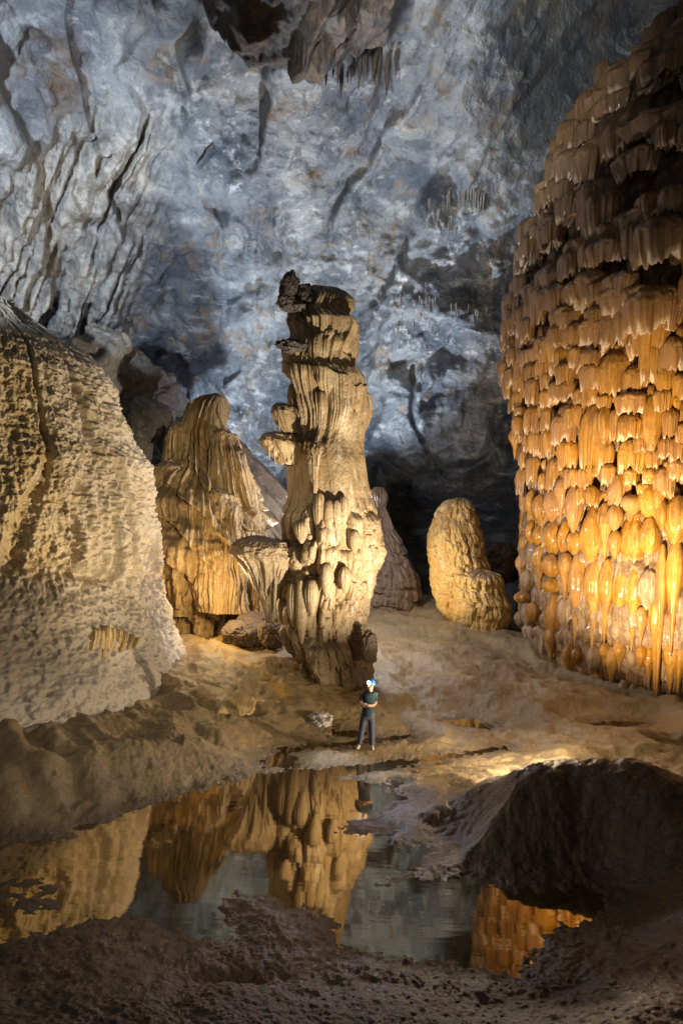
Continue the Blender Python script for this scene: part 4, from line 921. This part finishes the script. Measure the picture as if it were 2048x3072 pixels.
# overhanging yellow ledge beside the mound
def ledge():
    nu, nv = 180, 60
    u = np.linspace(0, 1, nu); v = np.linspace(0, 2 * math.pi, nv, endpoint=False)
    path = np.array([(548, 2062, .62), (585, 2088, .62), (625, 2110, .60), (668, 2122, .58), (715, 2122, .52), (760, 2122, .44), (790, 2124, .34)])
    ip = np.linspace(0, 1, len(path)); pp = np.stack([np.interp(u, ip, path[:, k]) for k in range(3)], -1)
    W = np.array([PZ(a, b, c) for a, b, c in pp])
    U, Vv = np.meshgrid(u, v, indexing='ij')
    thick = (.20 * np.sin(np.pi * u) ** .6 + .03)[:, None]; wid = (.75 * np.sin(np.pi * (u * .93 + .05)) ** .7)[:, None]
    x = W[:, 0][:, None] + .1 * wid * np.cos(Vv); y = W[:, 1][:, None] + .35 + wid * np.cos(Vv); z = W[:, 2][:, None] - .06 + thick * np.sin(Vv) + .10 * np.cos(Vv)
    n = .06 * fbm(x * 3, y * 3, z * 3, 4, 111.0)
    V = np.stack([x + n, y - n, z + n], -1).reshape(-1, 3)
    F = grid_faces(nv, nu, True)
    idx = np.arange(nu * nv).reshape(nu, nv).T.reshape(-1)
    o = link_mesh('flowstone_ledge', V[idx], F, M_LEDGE)
    tag(o, 'low yellow flowstone ledge overhanging the mud beside the tan mound', 'ledge')
M_LEDGE = mat_flow('yellow_ledge', (.44, .31, .10), (.34, .23, .10), (.50, .42, .26), rough=.55, vstretch=1, mudamt=.35)
ledge()

# ------------------------------------------------------------------ stalactites
def stalactite_mesh(seed, mat):
    n = 18; z = -np.linspace(0, 1, n); r = .16 * (1 - np.linspace(0, 1, n)) ** .8 + .012
    o = revolve('stalactite', .03 * np.sin(z * 4 + seed), .03 * np.cos(z * 3 + seed), z, r, 18, lambda T, S, Z, Rg, v: (Rg * .35 * vn(np.sin(T) * 2, np.cos(T) * 2, Z * 5, seed), Z0(T)), mat)
    me = o.data; bpy.data.objects.remove(o); return me
SM = [stalactite_mesh(s, M_STALA) for s in range(4)]; SD = [stalactite_mesh(s + 7, M_DKST) for s in range(4)]
def hang(px, py, hpx, wpx, mats, label, group, inset=.25):
    w = wall_at(px, py); Y = w[1] - .1; k = Y / FPX
    o = bpy.data.objects.new('stalactite', mats[rs.randint(4)]); COL.objects.link(o)
    p = P(px, py, Y); o.location = (p[0], p[1], p[2] + inset); o.scale = (wpx * k * 3, wpx * k * 3, hpx * k + inset); o.rotation_euler = (0, 0, rs.rand() * 6)
    return tag(o, label, 'stalactite', group)
for i in range(22):
    px = 1130 + 330 * rs.rand(); lip = 905 + (1230 - px) * -.22
    hang(px, lip - 4 + rs.uniform(-14, 8), 8 + 34 * rs.rand() ** 2, rs.uniform(4, 10), SM, 'small pale stalactite fringing the ledge across the back wall', 'pale stalactites along the wall ledge')
for i in range(6):
    px = rs.uniform(1150, 1480); py = rs.uniform(930, 1010)
    hang(px, py, rs.uniform(12, 34), rs.uniform(5, 8), SM, 'thin stalactite under the overhanging part of the back wall', 'thin stalactites under the overhang')
for i in range(34):
    px = 1030 + 170 * (rs.rand() * 2 - 1)
    py = 205 - .0005 * (px - 1080) ** 2 + rs.uniform(-40, 25)
    hang(px, py, 14 + 75 * rs.rand() ** 2.5, rs.uniform(9, 30), SD, 'dark stalactite fringing the black ceiling lobe', 'dark stalactites under the ceiling lobe', .9)
for i in range(8):
    px = rs.uniform(1265, 1365); py = rs.uniform(585, 700)
    hang(px, py, rs.uniform(20, 48), rs.uniform(7, 12), SM, 'short stalactite on the pale pendant boss', 'stalactites on the pendant boss')
for i in range(10):
    px = 1378 + i * 8 + rs.uniform(-2, 2)
    hang(px, 590 + rs.uniform(-6, 6), rs.uniform(30, 60), rs.uniform(7, 10), SM, 'cream stalactite in the short curtain beside the pendant boss', 'stalactites in the short curtain')
for i in range(0):
    px = rs.uniform(1340, 1500); py = rs.uniform(310, 400)
    hang(px, py, rs.uniform(20, 50), rs.uniform(8, 14), SD, 'brown stalactite in the rusty pockets of the upper wall', 'brown stalactites in the rusty pockets')

# ------------------------------------------------------------------ person
def skin_obj(name, chains, mat, parent=None, sub=2):
    """chains = list of (points[(x,y,z,rx,ry)], attach index or None) in one mesh with a skin modifier"""
    verts = []; edges = []; rad = []; roots = []
    for pts, att in chains:
        prev = att
        if att is None: roots.append(len(verts))
        for p in pts:
            verts.append(p[:3]); rad.append((p[3], p[4] if len(p) > 4 else p[3])); i = len(verts) - 1
            if prev is not None: edges.append((prev, i))
            prev = i
    me = bpy.data.meshes.new(name); me.from_pydata(verts, edges, []); me.materials.append(mat)
    o = bpy.data.objects.new(name, me); COL.objects.link(o)
    md = o.modifiers.new('skin', 'SKIN'); md.use_smooth_shade = True
    sl = me.skin_vertices[0].data if me.skin_vertices else None
    if sl is None:
        bpy.context.view_layer.objects.active = o
        me.attributes.new  # skin layer is made by the modifier
    for i, r in enumerate(rad):
        me.skin_vertices[0].data[i].radius = r
        me.skin_vertices[0].data[i].use_root = i in roots
    sb = o.modifiers.new('subdivision', 'SUBSURF'); sb.levels = sub; sb.render_levels = sub
    if parent: o.parent = parent
    return o
def build_person():
    foot = PZ(1098, 2243, .10)
    k = 205 * foot[1] / FPX / 1.65
    x0, y0 = float(foot[0]), float(foot[1])
    root = empty('person', (x0, y0, max(.05, gz(x0, y0))), 'person in blue helmet, teal t-shirt and dark trousers standing with folded arms on the mud', 'person')
    root.scale = (k, k, k)
    skin = mat_plain('skin', (.50, .30, .21), .5); shirt = mat_plain('teal_cotton', (.022, .05, .066), .85, bump=.01); trs = mat_plain('navy_trouser_cloth', (.07, .08, .13), .85, bump=.01)
    helm = mat_plain('blue_helmet_plastic', (.02, .14, .36), .35); shoe = mat_plain('grey_boot', (.35, .36, .38), .7); blk = mat_plain('black_strap', (.02, .02, .022), .5); hair = mat_plain('dark_hair', (.03, .022, .018), .6)
    whi = mat_plain('eye_white', (.7, .7, .7), .3)
    # body: pelvis root, spine, neck, head; legs; arms
    ch = []
    ch.append(([(0, 0, .86, .11, .085), (.005, 0, .98, .095, .07), (.015, 0, 1.12, .10, .072), (.025, .005, 1.28, .105, .07), (.035, .0, 1.36, .065, .055), (.038, -.01, 1.42, .05, .052),
                (.036, -.018, 1.475, .062, .07), (.034, -.022, 1.535, .074, .088), (.036, -.015, 1.59, .070, .085), (.038, -.01, 1.625, .04, .05)], None))
    ch.append(([(-.085, 0, .80, .092), (-.125, -.01, .48, .06), (-.135, -.015, .40, .058), (-.175, 0, .10, .040), (-.195, -.07, .045, .036), (-.205, -.13, .03, .028)], 0))
    ch.append(([(.085, 0, .80, .092), (.105, -.015, .48, .06), (.112, -.02, .40, .058), (.135, 0, .10, .040), (.142, -.07, .045, .036), (.146, -.14, .03, .028)], 0))
    ch.append(([(.165, .005, 1.315, .060), (.175, .0, 1.24, .050), (.168, -.02, 1.10, .042), (.10, -.13, 1.075, .036), (-.02, -.19, 1.095, .026), (-.055, -.20, 1.105, .03, .018), (-.085, -.20, 1.115, .030, .016)], 3))
    ch.append(([(-.115, .005, 1.315, .060), (-.165, .0, 1.24, .050), (-.185, -.03, 1.10, .042), (-.14, -.14, 1.06, .036), (-.06, -.165, 1.07, .026), (-.02, -.165, 1.075, .03, .018), (.01, -.16, 1.08, .030, .016)], 3))
    # nose and chin turned to the left of the picture
    base = 7
    ch.append(([(-.022, -.085, 1.535, .020), (-.036, -.108, 1.520, .014)], base))
    ch.append(([(-.008, -.078, 1.475, .026)], 6))
    # ears
    ch.append(([(.106, -.01, 1.54, .014, .024)], base)); ch.append(([(-.030, .045, 1.54, .014, .024)], base))
    # fingers: four curled over the other forearm plus a thumb, each hand
    for hx, hy, hz, sx in ((-.088, -.20, 1.115, -1), (.012, -.16, 1.08, 1)):
        for f in range(4):
            ln = (.9, 1.0, .95, .75)[f]; zz = hz + .024 - .016 * f
            ch.append(([(hx, hy, zz, .0085), (hx + sx * .028 * ln, hy - .004, zz - .004, .0085), (hx + sx * .048 * ln, hy + .012, zz - .010, .008), (hx + sx * .056 * ln, hy + .030, zz - .016, .007)], None))
        ch.append(([(hx - sx * .03, hy - .012, hz + .015, .010), (hx - sx * .010, hy - .026, hz + .034, .0095), (hx + sx * .012, hy - .026, hz + .044, .008)], None))
    body = skin_obj('body', ch, skin, root)
    sh = [([(0, 0, .74, .165, .125), (0, 0, .86, .160, .122), (.005, 0, .97, .150, .115), (.015, 0, 1.12, .155, .115), (.025, .005, 1.27, .160, .112), (.035, .0, 1.355, .125, .085), (.037, -.004, 1.385, .066, .062)], None),
          ([(.155, .005, 1.318, .078), (.180, .0, 1.235, .060), (.178, -.014, 1.13, .058)], 4), ([(-.107, .005, 1.318, .078), (-.168, .0, 1.235, .060), (-.184, -.022, 1.13, .058)], 4)]
    skin_obj('t_shirt', sh, shirt, root)
    tr = [([(0, 0, .97, .130, .10), (0, 0, .84, .15, .12)], None), ([(-.088, 0, .76, .105), (-.126, -.01, .48, .080), (-.152, -.012, .28, .076), (-.176, 0, .075, .074)], 1), ([(.088, 0, .76, .105), (.108, -.015, .48, .080), (.126, -.012, .28, .076), (.136, 0, .075, .074)], 1)]
    skin_obj('trousers', tr, trs, root)
    for s, (ax, tx) in ((-1, (-.178, -.235)), (1, (.136, .152))):
        skin_obj('boot', [([(ax, .03, .04, .046, .046), ((ax * .6 + tx * .4), -.06, .042, .048, .044), (tx, -.15, .03, .040, .032)], None)], shoe, root)
    # helmet: a dome with a short brim
    nu, nv = 48, 24
    T, v = np.meshgrid(np.linspace(-math.pi, math.pi, nu, endpoint=False), np.linspace(0, 1, nv), indexing='ij')
    ang = v * R(100); r = np.where(v < .92, np.sin(ang), .985 + (v - .92) * 1.6 * (1 + .5 * np.cos(T - .35)))
    x = .040 + .108 * r * np.sin(T); y = -.012 - .128 * r * np.cos(T); z = 1.575 + .112 * np.cos(ang)
    rib = .004 * np.sin(T * 6) ** 2 * np.sin(ang)
    h = link_mesh('helmet', np.stack([x, y, z + rib], -1).reshape(-1, 3), grid_faces(nu, nv, True, flip=True), helm, root)
    so = h.modifiers.new('solid', 'SOLIDIFY'); so.thickness = .006
    # chin strap and hair under the rim
    skin_obj('chin_strap', [([(.112, -.01, 1.56, .005), (.105, -.045, 1.50, .005), (.03, -.085, 1.452, .005), (-.028, -.01, 1.50, .005), (-.035, .02, 1.56, .005)], None)], blk, root, 1)
    hr = link_mesh('hair', np.stack([.042 + .082 * np.sin(T) * np.sin(R(50) + v * R(60)), .012 - .098 * np.cos(T) * np.sin(R(50) + v * R(60)) * np.where(np.cos(T) > 0, .72, 1), 1.555 + .09 * np.cos(R(50) + v * R(60))], -1).reshape(-1, 3), grid_faces(nu, nv, True, flip=True), hair, root)
    for ex in ((-.040, -.088), (.026, -.100)):
        e = link_mesh('eye', np.stack([ex[0] + .011 * np.sin(T) * np.sin(v * math.pi), ex[1] - .008 * np.cos(T) * np.sin(v * math.pi), 1.548 + .008 * np.cos(v * math.pi)], -1).reshape(-1, 3), grid_faces(nu, nv, True, flip=True), whi, root)
        skin_obj('eyebrow', [([(ex[0] - .016, ex[1] - .004, 1.564, .004), (ex[0] + .016, ex[1] - .004, 1.565, .004)], None)], hair, root, 1)
    skin_obj('mouth', [([(-.032, -.098, 1.495, .005), (.006, -.108, 1.493, .006), (.030, -.098, 1.495, .004)], None)], mat_plain('lips', (.35, .14, .12), .5), root, 1)
    skin_obj('wrist_watch', [([(-.025, -.222, 1.096, .012), (-.021, -.205, 1.125, .011), (-.017, -.17, 1.122, .011), (-.017, -.162, 1.09, .011), (-.021, -.18, 1.066, .011), (-.025, -.21, 1.07, .011), (-.027, -.224, 1.09, .012)], None)], blk, root, 1)
    # headlamp: housing on the helmet front with a lit lens
    lamp = empty('headlamp', (0, 0, 0), None, None); lamp.parent = root
    c = np.array([-.012, -.150, 1.625]); d = np.array([-.42, -.86, -.12]); d /= np.linalg.norm(d); a = np.cross(d, [0, 0, 1]); a /= np.linalg.norm(a); b = np.cross(a, d)
    def disc(name, prof, mat):
        TT = np.linspace(0, 2 * math.pi, 32, endpoint=False); V = []
        for (o_, r_) in prof: V.append(c + d * o_ + r_ * (np.cos(TT)[:, None] * a + np.sin(TT)[:, None] * b))
        V = np.stack(V, 1); return link_mesh(name, V.reshape(-1, 3), grid_faces(32, len(prof), True), mat, lamp)
    disc('lamp_housing', [(-.05, .002), (-.05, .046), (.012, .058), (.014, .054), (.004, .052)], blk)
    disc('lamp_lens', [(.006, .052), (.012, .040), (.015, .02), (.016, .0005)], mat_plain('lit_lens', (1, 1, 1), .3, 120, (.80, .88, 1)))
    return root, k, c, d
PERSON, PK, LC, LD = build_person()

# ------------------------------------------------------------------ lights
def add_light(name, ty, loc, energy, color, aim=None, size=.1, cone=None, blend=.5):
    l = bpy.data.lights.new(name, ty); l.energy = energy; l.color = color
    o = bpy.data.objects.new(name, l); COL.objects.link(o); o.location = [float(a) for a in loc]
    if ty in ('POINT', 'SPOT'): l.shadow_soft_size = size
    if ty == 'SPOT': l.spot_size = R(cone); l.spot_blend = blend
    if ty == 'AREA': l.size = size
    if aim is not None: o.rotation_euler = (Vector([float(a) for a in aim]) - o.location).to_track_quat('-Z', 'Y').to_euler()
    return o
WARM = (1.0, .78, .50); COOL = (.75, .855, 1.0)
lp = P(1690, 2242, 13.35)
TL = (lp[0], 13.35, gz(lp[0], 13.35) + .50)
add_light('column_torch', 'SPOT', TL, 19500, (1, .77, .48), aim=(10.0, 19.6, 5.6), size=.06, cone=68, blend=1)
add_light('warm_torch', 'SPOT', (TL[0] - .35, TL[1] + .1, TL[2]), 9000, (1, .86, .66), aim=(.3, 20.0, 6.6), size=.06, cone=62, blend=.9)
add_light('warm_torch', 'SPOT', (TL[0] - .5, TL[1], TL[2] + .05), 8200, (1, .83, .55), aim=(-5.8, 16.8, 5.8), size=.06, cone=46, blend=1)
add_light('spill', 'POINT', (TL[0] - .6, TL[1] + .6, TL[2] + 1.0), 360, WARM, size=.1)
add_light('camera_torch', 'SPOT', (4.5, 2.0, 7.2), 2500, (1, .84, .66), aim=(-4.2, 13.8, .6), size=.25, cone=48, blend=1)
add_light('camera_fill', 'SPOT', (-6.8, 9.3, 2.6), 560, (1, .84, .66), aim=(3.2, 11.0, .7), size=.2, cone=40, blend=1)  # unseen spot added off-frame to bring out the mud mound
add_light('floor_torch', 'SPOT', (7.6, 13.3, 1.25), 3600, (1, .82, .56), aim=(-2.5, 16.2, .2), size=.05, cone=50, blend=.8)
add_light('ground_torch', 'POINT', P(1112, 1790, 23.0), 120, (1, .86, .68), size=.1)
add_light('cascade_fill', 'SPOT', (4.5, 2.0, 7.2), 9000, (1, .80, .52), aim=(-6.3, 25.0, 6.2), size=.1, cone=18, blend=.8)  # unseen spot added near the camera to brighten the upper cascade
add_light('cascade_torch', 'POINT', P(655, 1785, 21.8), 260, (1, .70, .34), size=.1)
sq = P(1110, 1790, 26.0); add_light('stalagmite_torch', 'SPOT', sq, 1500, (1, .80, .48), aim=P(1390, 1720, 28), size=.1, cone=60, blend=.8)
add_light('cold_strobe', 'SPOT', P(965, 1720, 29.5), 14000, COOL, aim=(-8.5, 33, 21.5), size=.12, cone=124, blend=.35)
add_light('wall_fill', 'SPOT', (-10, 6, 10), 23000, COOL, aim=(-14.0, 33, 22), size=.3, cone=50, blend=.8)  # unseen spot added high at front left to brighten the draperies
add_light('wall_fill', 'SPOT', (-3, 5, 9), 19000, (1, .98, .95), aim=(5.2, 27, 24), size=.3, cone=31, blend=.9)  # second added spot, lifting the upper right wall
add_light('rim_strobe', 'SPOT', P(1400, 1640, 29.6), 1600, (.95, .97, 1), aim=(8.6, 27.5, 9.0), size=.1, cone=66, blend=.7)
add_light('chamber_fill', 'POINT', P(1080, 1480, 23.4), 1500, (.90, .88, 1), size=.25)  # added fill behind the column for the right wall and chamber, no real source
pm = Vector(PERSON.location)
hl = pm + Vector([float(a) for a in (LC + LD * .04) * PK])
add_light('headlamp_beam', 'SPOT', hl, 260, (.62, .72, 1.0), aim=hl + Vector([float(a) for a in LD]) * 5 + Vector((0, 0, -2.2)), size=.03, cone=120, blend=.8)

w = bpy.data.worlds.new('World'); SC.world = w; w.use_nodes = True
bg = w.node_tree.nodes['Background']; bg.inputs[0].default_value = (.92, .88, .84, 1); bg.inputs[1].default_value = .12  # dim even fill, added through the opened shell

SC.view_settings.view_transform = 'Standard'; SC.view_settings.look = 'None'; SC.view_settings.exposure = 0; SC.view_settings.gamma = 1
SC.render.engine = 'CYCLES'
SC.cycles.max_bounces = 5; SC.cycles.diffuse_bounces = 3; SC.cycles.glossy_bounces = 3
SC.cycles.use_denoising = True
SC.cycles.sample_clamp_indirect = 1.5; SC.cycles.sample_clamp_direct = 8.0; SC.cycles.blur_glossy = 0.15
SC.cycles.caustics_reflective = False; SC.cycles.caustics_refractive = False
